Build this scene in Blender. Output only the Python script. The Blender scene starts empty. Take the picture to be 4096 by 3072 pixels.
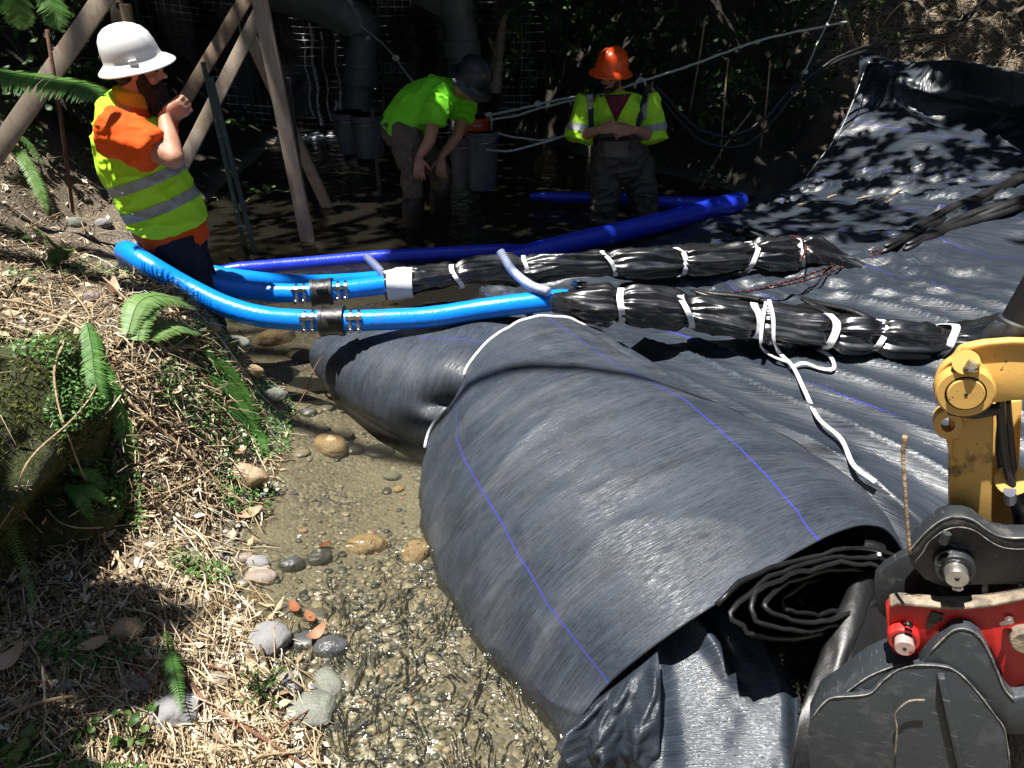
import bpy, bmesh, math, random
import numpy as np
from mathutils import Vector, Matrix, noise
from mathutils.bvhtree import BVHTree
random.seed(7); np.random.seed(7)
sc = bpy.context.scene
col = sc.collection
V = Vector
R = math.radians
# ------------------------------------------------------------------ camera
CAM = V((0, 0, 2.0)); FPX = 740.0; PITCH = R(30)
cd = bpy.data.cameras.new('camera'); co = bpy.data.objects.new('camera', cd); col.objects.link(co)
co.location = CAM; co.rotation_euler = (R(90) - PITCH, 0, 0)
cd.sensor_width = 36; cd.lens = FPX / 1024 * 36; cd.clip_start = .05; cd.clip_end = 400
sc.camera = co
cp, sp = math.cos(PITCH), math.sin(PITCH)
def ray(u, v):
    r = (u - 512) / FPX; t = (384 - v) / FPX
    return V((r, cp + sp * t, -sp + cp * t))
def at(u, v, y):
    d = ray(u, v); return CAM + d * (y / d.y)
def pz(u, v, z):
    d = ray(u, v); return CAM + d * ((z - 2.0) / d.z)
# ------------------------------------------------------------------ object helpers
def put(o, parent=None):
    col.objects.link(o)
    if parent is not None:
        o.parent = parent
    return o
def root_loc(p):
    l = V((0, 0, 0))
    while p is not None:
        l = l + p.location; p = p.parent
    return l
def tag(o, label=None, cat=None, group=None, kind=None):
    if label: o['label'] = label
    if cat: o['category'] = cat
    if group: o['group'] = group
    if kind: o['kind'] = kind
    return o
def empty(name, loc, label, cat, group=None):
    o = bpy.data.objects.new(name, None); o.location = loc; o.empty_display_size = .1
    put(o); return tag(o, label, cat, group)
class MB:
    def __init__(s):
        s.v = []; s.f = []; s.t = []; s.uv = None
    def add(s, vs, fs, tint=None):
        n = len(s.v); s.v.extend(vs); s.f.extend([tuple(i + n for i in f) for f in fs])
        s.t.extend([tint if tint is not None else .5] * len(vs)); return s
    def tube(s, pts, rad, n=8, caps=True, tint=None, flat=1.0, up=V((0, 0, 1)), twist=0):
        pts = [V(p) for p in pts]; m = len(pts)
        if not hasattr(rad, '__len__'): rad = [rad] * m
        vs = []; fs = []
        prev = None
        for i, p in enumerate(pts):
            t = (pts[min(i + 1, m - 1)] - pts[max(i - 1, 0)]).normalized()
            if prev is None:
                a = up.cross(t)
                if a.length < 1e-3: a = V((1, 0, 0)).cross(t)
            else:
                a = prev - t * prev.dot(t)
            a.normalize(); prev = a; b = t.cross(a)
            for k in range(n):
                an = 2 * math.pi * k / n + twist * i
                vs.append(p + a * (math.cos(an) * rad[i]) + b * (math.sin(an) * rad[i] * flat))
        for i in range(m - 1):
            for k in range(n):
                k2 = (k + 1) % n
                fs.append((i * n + k, i * n + k2, (i + 1) * n + k2, (i + 1) * n + k))
        if caps:
            fs.append(tuple(range(n - 1, -1, -1))); fs.append(tuple((m - 1) * n + k for k in range(n)))
        return s.add(vs, fs, tint)
    def prism(s, poly, vec, tint=None):
        n = len(poly); vs = [V(p) for p in poly] + [V(p) + vec for p in poly]
        fs = [tuple(range(n)), tuple(range(2 * n - 1, n - 1, -1))]
        fs += [(i, i + n, (i + 1) % n + n, (i + 1) % n) for i in range(n)]
        return s.add(vs, fs, tint)
    def beam(s, a, b, w, h, up=V((0, 0, 1)), tint=None):
        a = V(a); b = V(b); t = (b - a).normalized(); x = t.cross(up).normalized(); y = x.cross(t)
        q = [x * (w / 2) * i + y * (h / 2) * j for i, j in ((-1, -1), (1, -1), (1, 1), (-1, 1))]
        return s.prism([a + k for k in q], b - a, tint)
    def ball(s, c, r, seg=10, rings=7, rot=None, tint=None, jit=0, rnd=None):
        c = V(c)
        if not hasattr(r, '__len__'): r = (r, r, r)
        vs = []; fs = []
        for i in range(1, rings):
            th = math.pi * i / rings
            for k in range(seg):
                ph = 2 * math.pi * k / seg
                p = V((r[0] * math.sin(th) * math.cos(ph), r[1] * math.sin(th) * math.sin(ph), r[2] * math.cos(th)))
                if jit: p *= 1 + jit * (random.random() - .5)
                vs.append(p)
        vs.append(V((0, 0, r[2]))); vs.append(V((0, 0, -r[2])))
        if rot is not None: vs = [rot @ p for p in vs]
        vs = [p + c for p in vs]
        for i in range(rings - 2):
            for k in range(seg):
                k2 = (k + 1) % seg
                fs.append((i * seg + k, (i + 1) * seg + k, (i + 1) * seg + k2, i * seg + k2))
        T = len(vs) - 2
        for k in range(seg):
            k2 = (k + 1) % seg
            fs.append((T, k, k2)); fs.append((T + 1, (rings - 2) * seg + k2, (rings - 2) * seg + k))
        return s.add(vs, fs, tint)
    def build(s, name, mat, parent=None, sharp=None, smooth=True, tint=False, bevel=0):
        o0 = root_loc(parent)
        me = bpy.data.meshes.new(name)
        me.from_pydata([tuple(p - o0) for p in s.v], [], s.f)
        if tint:
            a = me.color_attributes.new('tint', 'FLOAT_COLOR', 'POINT')
            arr = np.repeat(np.array(s.t, dtype=np.float32)[:, None], 4, 1).ravel()
            a.data.foreach_set('color', arr)
        return fin(name, me, mat, parent, sharp, smooth, bevel)
def fin(name, me, mat, parent=None, sharp=None, smooth=True, bevel=0):
    if bevel or sharp is not None:
        bm = bmesh.new(); bm.from_mesh(me); bmesh.ops.recalc_face_normals(bm, faces=bm.faces)
        if bevel:
            es = [e for e in bm.edges if len(e.link_faces) == 2 and e.calc_face_angle(0) > R(35)]
            bmesh.ops.bevel(bm, geom=es, offset=bevel, segments=2, affect='EDGES', profile=.5, clamp_overlap=True)
        bm.to_mesh(me); bm.free()
    me.validate(); me.update()
    me.polygons.foreach_set('use_smooth', [smooth] * len(me.polygons))
    if sharp is not None: me.set_sharp_from_angle(angle=R(sharp))
    me.materials.append(mat)
    o = bpy.data.objects.new(name, me)
    return put(o, parent)
def cr(pts, n=8):
    """Catmull-Rom through points, n steps per span"""
    P = [V(p) for p in pts]
    if len(P) < 3: return [P[0].lerp(P[1], i / n) for i in range(n + 1)]
    P = [P[0] * 2 - P[1]] + P + [P[-1] * 2 - P[-2]]
    out = []
    for i in range(1, len(P) - 2):
        for k in range(n):
            t = k / n
            out.append(.5 * ((2 * P[i]) + (P[i + 1] - P[i - 1]) * t + (2 * P[i - 1] - 5 * P[i] + 4 * P[i + 1] - P[i + 2]) * t * t + (3 * P[i] - P[i - 1] - 3 * P[i + 1] + P[i + 2]) * t ** 3))
    out.append(P[-2]); return out
def sstep(a, b, x):
    t = np.clip((x - a) / (b - a), 0, 1); return t * t * (3 - 2 * t)
# ------------------------------------------------------------------ numpy value noise
_tab = np.random.rand(256, 256)
def vn(x, y):
    xi = np.floor(x).astype(int); yi = np.floor(y).astype(int); fx = x - xi; fy = y - yi
    fx = fx * fx * (3 - 2 * fx); fy = fy * fy * (3 - 2 * fy)
    g = lambda a, b: _tab[a & 255, b & 255]
    return (g(xi, yi) * (1 - fx) + g(xi + 1, yi) * fx) * (1 - fy) + (g(xi, yi + 1) * (1 - fx) + g(xi + 1, yi + 1) * fx) * fy
def fbm(x, y, o=4):
    r = 0; a = .5
    for i in range(o):
        r = r + a * (vn(x * 2 ** i + 17 * i, y * 2 ** i + 31 * i) - .5); a *= .5
    return r
# ------------------------------------------------------------------ materials
def nmat(name):
    m = bpy.data.materials.new(name); m.use_nodes = True
    nt = m.node_tree; b = nt.nodes['Principled BSDF']
    return m, nt, b
def N(nt, t, **kw):
    n = nt.nodes.new(t)
    for k, v in kw.items():
        if k.startswith('i_'):
            key = k[2:]; key = int(key) if key.isdigit() else key.replace('_', ' ')
            n.inputs[key].default_value = v
        else: setattr(n, k, v)
    return n
def c4(c): return (c[0], c[1], c[2], 1)
def ramp(nt, fac, stops):
    r = nt.nodes.new('ShaderNodeValToRGB'); e = r.color_ramp.elements
    while len(e) < len(stops): e.new(.5)
    for k, (p, c) in zip(e, stops): k.position = p; k.color = c4(c) if hasattr(c, '__len__') else (c, c, c, 1)
    nt.links.new(fac, r.inputs[0]); return r.outputs[0]
def coords(nt, kind='Object', scale=(1, 1, 1), rot=(0, 0, 0)):
    tc = nt.nodes.new('ShaderNodeTexCoord'); mp = nt.nodes.new('ShaderNodeMapping')
    mp.inputs['Scale'].default_value = scale; mp.inputs['Rotation'].default_value = rot
    nt.links.new(tc.outputs[kind], mp.inputs[0]); return mp.outputs[0]
def mat(name, c, c2=None, rough=.5, metal=0, vs=6, bump=0, bs=30, spec=.5, stretch=(1, 1, 1), r2=None, lo=.4, hi=.62, sss=0, trans=0, coat=0):
    m, nt, b = nmat(name); L = nt.links.new
    co_ = coords(nt, 'Object', stretch)
    nz = N(nt, 'ShaderNodeTexNoise', i_Scale=vs, i_Detail=6, i_Roughness=.62); L(co_, nz.inputs['Vector'])
    if c2 is None: c2 = tuple(x * .8 for x in c)
    L(ramp(nt, nz.outputs[0], [(lo, c), (hi, c2)]), b.inputs['Base Color'])
    b.inputs['Metallic'].default_value = metal; b.inputs['Specular IOR Level'].default_value = spec
    b.inputs['Coat Weight'].default_value = coat
    L(ramp(nt, nz.outputs[0], [(lo, rough), (hi, r2 if r2 is not None else min(1, rough * 1.2))]), b.inputs['Roughness'])
    if sss: b.inputs['Subsurface Weight'].default_value = sss; b.inputs['Subsurface Radius'].default_value = (.01, .004, .002)
    if trans:
        pass
    if bump:
        n2 = N(nt, 'ShaderNodeTexNoise', i_Scale=bs, i_Detail=5, i_Roughness=.6); L(co_, n2.inputs['Vector'])
        bp = N(nt, 'ShaderNodeBump', i_Strength=bump, i_Distance=.02); L(n2.outputs[0], bp.inputs['Height']); L(bp.outputs[0], b.inputs['Normal'])
    return m
def tintmat(name, stops, rough=.7, transl=0, spec=.3, bump=0):
    m, nt, b = nmat(name); L = nt.links.new
    at_ = N(nt, 'ShaderNodeAttribute', attribute_name='tint')
    nz = N(nt, 'ShaderNodeTexNoise', i_Scale=40, i_Detail=3); L(coords(nt), nz.inputs['Vector'])
    mx = N(nt, 'ShaderNodeMath', operation='MULTIPLY_ADD', i_1=.18); L(nz.outputs[0], mx.inputs[0]); L(at_.outputs['Fac'], mx.inputs[2])
    sb = N(nt, 'ShaderNodeMath', operation='SUBTRACT', i_1=.09); L(mx.outputs[0], sb.inputs[0])
    cc = ramp(nt, sb.outputs[0], stops)
    L(cc, b.inputs['Base Color']); b.inputs['Roughness'].default_value = rough; b.inputs['Specular IOR Level'].default_value = spec
    if transl:
        tr = N(nt, 'ShaderNodeBsdfTranslucent'); L(cc, tr.inputs[0])
        ms = N(nt, 'ShaderNodeMixShader', i_0=transl); L(b.outputs[0], ms.inputs[1]); L(tr.outputs[0], ms.inputs[2])
        L(ms.outputs[0], nt.nodes['Material Output'].inputs[0])
    return m
def fabric(name, line=True, dust=1.0, rough=.5, streak=190):
    m, nt, b = nmat(name); L = nt.links.new
    uv = nt.nodes.new('ShaderNodeUVMap'); sx = nt.nodes.new('ShaderNodeSeparateXYZ'); L(uv.outputs[0], sx.inputs[0])
    def strk(su, sv, det=4):
        mp = nt.nodes.new('ShaderNodeMapping'); mp.inputs['Scale'].default_value = (su, sv, 1); L(uv.outputs[0], mp.inputs[0])
        n = N(nt, 'ShaderNodeTexNoise', i_Scale=1, i_Detail=det, i_Roughness=.65); L(mp.outputs[0], n.inputs['Vector']); return n.outputs[0]
    s1 = strk(streak, 3.5, 5); s2 = strk(streak * 1.3, 28, 3); s3 = strk(6, 4, 8)
    a = N(nt, 'ShaderNodeMath', operation='MULTIPLY'); L(s1, a.inputs[0]); L(s3, a.inputs[1])
    dk = (.0125, .018, .027); lt = (.0135 + .042 * dust, .019 + .050 * dust, .028 + .064 * dust)
    base = ramp(nt, a.outputs[0], [(.14, dk), (.44, lt)])
    mp = nt.nodes.new('ShaderNodeMapping'); mp.inputs['Scale'].default_value = (7, 2.2, 1); L(uv.outputs[0], mp.inputs[0])
    nd = N(nt, 'ShaderNodeTexNoise', i_Scale=1, i_Detail=7, i_Roughness=.72, i_Distortion=.5); L(mp.outputs[0], nd.inputs['Vector'])
    dm = N(nt, 'ShaderNodeMath', operation='MULTIPLY'); L(ramp(nt, nd.outputs[0], [(.5, 0), (.70, .42 * dust)]), dm.inputs[0]); L(s1, dm.inputs[1])
    dmx = N(nt, 'ShaderNodeMix', data_type='RGBA'); L(dm.outputs[0], dmx.inputs[0]); L(base, dmx.inputs[6]); dmx.inputs[7].default_value = (.17, .165, .17, 1); base = dmx.outputs[2]
    if line:
        md = N(nt, 'ShaderNodeMath', operation='PINGPONG', i_1=.29); L(sx.outputs[1], md.inputs[0])
        lt_ = N(nt, 'ShaderNodeMath', operation='LESS_THAN', i_1=.0017); L(md.outputs[0], lt_.inputs[0])
        mx = N(nt, 'ShaderNodeMix', data_type='RGBA'); L(lt_.outputs[0], mx.inputs[0]); L(base, mx.inputs[6]); mx.inputs[7].default_value = (.035, .035, .36, 1)
        base = mx.outputs[2]
    L(base, b.inputs['Base Color'])
    L(ramp(nt, s2, [(.36, rough * .45), (.6, rough * 1.3)]), b.inputs['Roughness'])
    b.inputs['Specular IOR Level'].default_value = .46
    sh = N(nt, 'ShaderNodeMath', operation='ADD'); L(s1, sh.inputs[0]); L(s2, sh.inputs[1])
    bp = N(nt, 'ShaderNodeBump', i_Strength=.42, i_Distance=.004); L(sh.outputs[0], bp.inputs['Height']); L(bp.outputs[0], b.inputs['Normal'])
    return m
def wood(name, c, c2):
    m, nt, b = nmat(name); L = nt.links.new
    uv = coords(nt, 'Generated', (14, 14, 1.2))
    n = N(nt, 'ShaderNodeTexNoise', i_Scale=1.6, i_Detail=7, i_Roughness=.7, i_Distortion=.6); L(uv, n.inputs['Vector'])
    n2 = N(nt, 'ShaderNodeTexNoise', i_Scale=5, i_Detail=3); L(coords(nt), n2.inputs['Vector'])
    mx = N(nt, 'ShaderNodeMath', operation='MULTIPLY_ADD', i_1=.6); L(n2.outputs[0], mx.inputs[0]); L(n.outputs[0], mx.inputs[2])
    L(ramp(nt, mx.outputs[0], [(.62, c), (1.0, c2)]), b.inputs['Base Color']); b.inputs['Roughness'].default_value = .75
    bp = N(nt, 'ShaderNodeBump', i_Strength=.4, i_Distance=.005); L(n.outputs[0], bp.inputs['Height']); L(bp.outputs[0], b.inputs['Normal'])
    return m
def worn(name, c, dirt=(.03, .028, .025), amount=.5, rough=.4, scr=.3, sc_col=(.3, .29, .27), dscale=7):
    """painted steel with dirt patches, chips and long scratches"""
    m, nt, b = nmat(name); L = nt.links.new
    o = coords(nt)
    n1 = N(nt, 'ShaderNodeTexNoise', i_Scale=dscale, i_Detail=8, i_Roughness=.72); L(o, n1.inputs['Vector'])
    n2 = N(nt, 'ShaderNodeTexNoise', i_Scale=60, i_Detail=3, i_Roughness=.7); L(o, n2.inputs['Vector'])
    o2 = coords(nt, 'Object', (9, 20, 160), (.3, .9, .2)); n3 = N(nt, 'ShaderNodeTexNoise', i_Scale=.7, i_Detail=4, i_Roughness=.8); L(o2, n3.inputs['Vector'])
    f1 = ramp(nt, n1.outputs[0], [(.72 - .3 * amount, 0), (.80 - .3 * amount, .85)])
    mx = N(nt, 'ShaderNodeMix', data_type='RGBA'); L(f1, mx.inputs[0]); mx.inputs[6].default_value = c4(c); mx.inputs[7].default_value = c4(dirt)
    f2 = ramp(nt, n2.outputs[0], [(.66, 0), (.72, 1)])
    m2 = N(nt, 'ShaderNodeMix', data_type='RGBA'); L(f2, m2.inputs[0]); L(mx.outputs[2], m2.inputs[6]); m2.inputs[7].default_value = c4(dirt)
    f3 = ramp(nt, n3.outputs[0], [(.62, 0), (.7, scr)])
    m3 = N(nt, 'ShaderNodeMix', data_type='RGBA'); L(f3, m3.inputs[0]); L(m2.outputs[2], m3.inputs[6]); m3.inputs[7].default_value = c4(sc_col)
    L(m3.outputs[2], b.inputs['Base Color'])
    L(ramp(nt, n1.outputs[0], [(.35, rough), (.7, min(1, rough + .3))]), b.inputs['Roughness'])
    bp = N(nt, 'ShaderNodeBump', i_Strength=.25, i_Distance=.006); L(n1.outputs[0], bp.inputs['Height']); L(bp.outputs[0], b.inputs['Normal'])
    return m
MT = {}
MT['fabric'] = fabric('woven_black_fabric', rough=.58)
MT['shade_film'] = mat('matt_black_film', (.006, .006, .007), (.010, .010, .011), rough=.42, vs=7, bump=.2, bs=12)  # near-black film; the hanging fold's shade is put into its colour
MT['fabric_dark'] = fabric('woven_black_fabric_clean', True, .55, .42)
MT['fabric_sheet'] = fabric('woven_black_fabric_glossy', True, .55, .40)
MT['fabric_flap'] = fabric('woven_black_fabric_loose', True, .9, .36)
MT['fabric_plain'] = fabric('woven_black_fabric_plain', False, .5, .42)
MT['plastic'] = mat('black_plastic_film', (.007, .007, .008), (.013, .013, .015), rough=.26, r2=.36, vs=7, bump=.10, bs=9, spec=.9, coat=.6)
MT['white'] = mat('white_webbing', (.8, .8, .82), (.72, .72, .76), rough=.6, bump=.2, bs=200)
MT['hose'] = mat('blue_hose_rubber', (.004, .235, .92), (.05, .15, .42), rough=.28, vs=7, bump=.15, bs=50, lo=.60, hi=.78)
MT['hose_dark'] = mat('blue_layflat_hose', (.012, .035, .56), (.016, .045, .66), rough=.3, vs=9, bump=.15, bs=40)
MT['blackrub'] = mat('black_rubber', (.012, .012, .013), (.03, .03, .03), rough=.4, vs=14, bump=.2)
MT['steel'] = mat('galvanised_steel', (.6, .6, .6), (.4, .4, .42), rough=.25, metal=1, vs=40, bump=.15)
MT['pin'] = mat('bare_pin_steel', (.52, .50, .47), (.36, .34, .31), rough=.32, metal=.85, vs=18, bump=.1)
MT['clear'] = mat('clear_ribbed_pvc', (.55, .57, .72), (.42, .45, .6), rough=.25, vs=30)
MT['vest'] = mat('hi_vis_yellow_cloth', (.50, .92, .045), (.42, .82, .035), rough=.75, vs=9, bump=.15, bs=60, spec=.2)
MT['green_shirt'] = mat('lime_green_cloth', (.24, .85, .035), (.20, .75, .03), rough=.8, vs=9, bump=.15, bs=60, spec=.2)
MT['band'] = mat('grey_reflective_tape', (.36, .38, .38), (.28, .30, .30), rough=.4, vs=25, bump=.2, bs=80)
MT['orange'] = mat('orange_cotton', (.85, .11, .015), (.78, .09, .012), rough=.8, vs=6, bump=.15, bs=50, spec=.2)
MT['navy'] = mat('navy_denim', (.016, .019, .032), (.028, .032, .05), rough=.85, vs=10, bump=.3, bs=60, spec=.2)
MT['tan'] = mat('tan_work_cloth', (.16, .13, .095), (.10, .082, .062), rough=.85, vs=10, bump=.3, bs=50, spec=.2)
MT['boot'] = mat('brown_boot_rubber', (.022, .014, .010), (.014, .010, .008), rough=.5, vs=10)
MT['wader'] = mat('wader_grey_brown', (.075, .066, .058), (.05, .045, .04), rough=.5, vs=8, bump=.3, bs=30)
MT['maroon'] = mat('maroon_cotton', (.16, .012, .03), (.12, .01, .025), rough=.85, vs=8)
MT['skin'] = mat('skin', (.50, .25, .165), (.40, .185, .12), rough=.5, vs=14, bump=.1, bs=120, sss=.08)
MT['hair'] = mat('dark_hair', (.022, .014, .009), (.012, .008, .006), rough=.65, vs=60, bump=.8, bs=120, stretch=(1, 1, .3))
MT['hat_white'] = mat('white_hat_plastic', (.85, .85, .86), (.82, .82, .83), rough=.25)
MT['hat_orange'] = mat('orange_hat_plastic', (.85, .09, .008), (.8, .08, .008), rough=.25)
MT['hat_black'] = mat('black_hat_plastic', (.018, .019, .023), (.03, .031, .036), rough=.3, vs=9)
MT['strap_black'] = mat('black_webbing', (.012, .012, .013), (.02, .02, .02), rough=.7)
MT['eye'] = mat('dark_eye', (.02, .015, .012), rough=.1)
MT['wood'] = wood('weathered_lumber', (.40, .32, .245), (.24, .18, .125))
MT['wood2'] = wood('stained_lumber', (.30, .215, .14), (.15, .10, .065))
MT['green_steel'] = mat('green_post_paint', (.025, .075, .065), (.05, .055, .05), rough=.55, vs=25, bump=.3)
MT['dark_steel'] = mat('dark_post_steel', (.03, .03, .032), (.05, .045, .04), rough=.5, vs=20, bump=.2)
MT['rust'] = mat('rusty_rebar', (.14, .065, .035), (.09, .045, .03), rough=.8, vs=40, bump=.4)
MT['pipe'] = mat('grey_pvc_pipe', (.11, .13, .125), (.08, .095, .09), rough=.45, vs=5, bump=.1)
MT['rope'] = mat('pale_rope', (.55, .58, .53), (.4, .44, .40), rough=.8, vs=80, bump=.6, bs=160)
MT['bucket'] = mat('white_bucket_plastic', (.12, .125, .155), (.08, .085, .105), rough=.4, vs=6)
MT['orange_pl'] = mat('orange_plastic', (.6, .06, .015), (.5, .05, .012), rough=.4)
MT['cable'] = mat('black_cable', (.012, .012, .014), (.02, .02, .022), rough=.35)
MT['yellow'] = worn('yellow_machine_paint', (.64, .385, .10), (.06, .045, .03), .42, .42, .25, (.3, .18, .05))
MT['black_paint'] = worn('worn_black_paint', (.020, .023, .027), (.075, .073, .068), .5, .42, .6, (.30, .29, .26), 14)
MT['bucket_paint'] = worn('scratched_bucket_steel', (.030, .036, .043), (.055, .06, .065), .6, .34, .6, (.34, .33, .31), 16)
MT['worn_edge'] = mat('worn_bright_edge', (.34, .32, .29), (.10, .10, .10), rough=.5, vs=30, bump=.4)
MT['red'] = worn('red_machine_paint', (.52, .018, .014), (.02, .015, .015), .32, .35, .3, (.5, .18, .14), 8)
MT['rim'] = mat('bare_flange_edge', (.30, .235, .165), (.12, .10, .08), rough=.7, vs=30, bump=.4)
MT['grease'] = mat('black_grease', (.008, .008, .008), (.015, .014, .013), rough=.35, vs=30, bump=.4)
MT['mesh_wire'] = mat('wet_wire_painted_glints', (.05, .055, .055), (.75, .8, .82), rough=.4, vs=1.6, metal=.2, lo=.52, hi=.60)  # bright patches paint glints onto the dark wire
MT['liner'] = mat('dam_liner', (.008, .008, .010), (.02, .02, .024), rough=.3, vs=5, bump=.4, bs=8)
MT['foam'] = mat('white_water', (.62, .65, .72), (.45, .47, .52), rough=.3, vs=14, bump=.6, bs=40)
leafs = [(.0, (.012, .028, .008)), (.4, (.030, .068, .016)), (.75, (.055, .115, .022)), (1, (.12, .17, .05))]
MT['leaf'] = tintmat('shrub_leaf', leafs, .5, .25, .4)
MT['canopy'] = tintmat('canopy_leaf', [(0, (.02, .05, .012)), (1, (.05, .10, .02))], .6, .12)
MT['fern'] = tintmat('fern_leaf', [(0, (.03, .085, .015)), (.6, (.07, .19, .03)), (1, (.20, .33, .11))], .5, .3, .4)
MT['paleleaf'] = tintmat('pale_leaf', [(0, (.30, .36, .22)), (1, (.62, .62, .48))], .6, .2)
MT['bark'] = mat('tree_bark', (.055, .042, .032), (.03, .024, .02), rough=.9, vs=8, bump=1, bs=20, stretch=(1, 1, .25))
MT['pale_bark'] = mat('bleached_wood', (.32, .27, .20), (.14, .10, .07), rough=.85, vs=9, bump=.8, bs=18, stretch=(1, 1, .2))
MT['litter'] = tintmat('dry_litter', [(0, (.05, .034, .02)), (.25, (.17, .115, .065)), (.5, (.40, .30, .18)), (.75, (.58, .47, .31)), (1, (.74, .68, .54))], .8)
MT['stick'] = mat('dry_stick', (.42, .31, .19), (.26, .175, .10), rough=.8, vs=20, bump=.5, bs=60, stretch=(1, 1, 1))
MT['redstick'] = mat('red_brown_stick', (.20, .085, .045), (.13, .06, .035), rough=.7, vs=20, bump=.4, bs=60)
MT['brownleaf'] = tintmat('fallen_leaf', [(0, (.22, .07, .025)), (.5, (.36, .17, .09)), (1, (.58, .42, .30))], .65, .15)
MT['gravel'] = tintmat('gravel_pebbles', [(0, (.03, .033, .037)), (.3, (.10, .102, .10)), (.55, (.20, .18, .145)), (.8, (.30, .26, .19)), (.97, (.40, .38, .35)), (1, (.36, .20, .12))], .42, 0, .5)
MT['moss'] = tintmat('moss', [(0, (.035, .045, .010)), (.5, (.11, .125, .026)), (1, (.22, .22, .06))], .9)
def rockmat(name, c, c2, rough=.7):
    return mat(name, c, c2, rough=rough, vs=7, bump=.7, bs=24, spec=.5)
ROCKS = [rockmat('grey_stone', (.24, .235, .235), (.15, .145, .145)), rockmat('tan_stone', (.36, .255, .15), (.24, .165, .095), .45),
         rockmat('dark_wet_stone', (.075, .078, .08), (.045, .047, .05), .22), rockmat('green_grey_stone', (.17, .18, .145), (.11, .115, .095), .5),
         rockmat('brown_grey_stone', (.25, .195, .165), (.16, .125, .105), .5)]
# ------------------------------------------------------------------ terrain
XW = np.array([[-8, -.2], [1.0, -.42], [1.28, -.52], [1.65, -.70], [2.1, -1.02], [2.57, -1.07], [2.94, -1.10], [3.25, -1.13], [3.45, -1.25], [3.62, -1.62], [3.8, -2.05], [4.0, -2.3], [4.5, -2.65], [5.5, -2.95], [7, -2.8], [10, -2.9], [14, -3], [130, -3]])
YB = np.array([[-130, 10.8], [-6, 10.6], [-.1, 10.4], [.4, 9.3], [1, 8.5], [2, 7.35], [2.4, 6.85], [4.2, 6.4], [7, 5.7], [14, 5], [130, 5]])
def gz(x, y, detail=True):
    x = np.asarray(x, float); y = np.asarray(y, float)
    e = np.interp(y, XW[:, 0], XW[:, 1]) - x + .10 * fbm(x * 2.2, y * 2.2)
    bed = -.05 - .05 * sstep(1.9, 2.6, y) - .14 * sstep(2.9, 4.2, y) - .16 * sstep(5, 7, y)
    bed = bed * sstep(-.02, -.5, e) - .012
    w2 = sstep(2.15, 2.7, y) * (1 - sstep(3.5, 4.1, y)); w3 = sstep(3.5, 4.1, y); w1 = 1 - sstep(2.15, 2.7, y)
    b1 = .10 * sstep(0, .35, e) + .13 * sstep(.45, 1.05, e) + .25 * np.maximum(0, e - 1.2)
    b2 = .60 * sstep(-.02, .50, e) + .12 * np.maximum(e, 0) + .35 * np.maximum(0, e - 1.2)
    b3 = .22 * sstep(0, .6, e) + .95 * np.maximum(0, e - .55)
    bank = b1 * w1 + b2 * w2 + b3 * w3
    z = np.where(e > 0, bank - .012, bed)
    D = y - np.interp(x, YB[:, 0], YB[:, 1]) + .35 * fbm(x * .9, y * .9)
    crease = .1 + .12 * np.maximum(0, x - 2)
    rise = (1.05 - .62 * sstep(1.9, 2.7, x)) * np.clip(D, 0, 1.7) + .6 * np.maximum(0, D - 1.7)
    z = np.where(D > 0, np.maximum(z, bed * 0 - .1) + rise + crease * sstep(0, .4, D), z)
    rx = x - np.interp(y, [-9, 1, 3, 6, 9], [4.6, 4.6, 4.9, 5.6, 6])
    z = z + np.where(rx > 0, .5 * rx, 0)
    z = z + .55 * sstep(.75, -.6, y) * sstep(3, 1, np.abs(x))
    if detail:
        amp = np.where(e > 0, .11 * sstep(0, .3, e) + .015, .022) + np.where(D > 0, .25, 0)
        z = z + amp * fbm(x * 4.5, y * 4.5, 5)
    z = np.where(z > 5, 5 + 6 * (1 - np.exp(-(z - 5) / 6)), z)
    return z
def axis(lo, hi, st, far):
    a = list(np.arange(lo, hi + 1e-6, st)); s = st; p = hi
    while p < far: s *= 1.35; p += s; a.append(p)
    s = st; p = lo
    while p > -far: s *= 1.35; p -= s; a.insert(0, p)
    return np.array(a)
gx = axis(-5.5, 6.2, .035, 130); gy = axis(.2, 11.8, .035, 130)
X, Y = np.meshgrid(gx, gy); Z = gz(X, Y)
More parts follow.
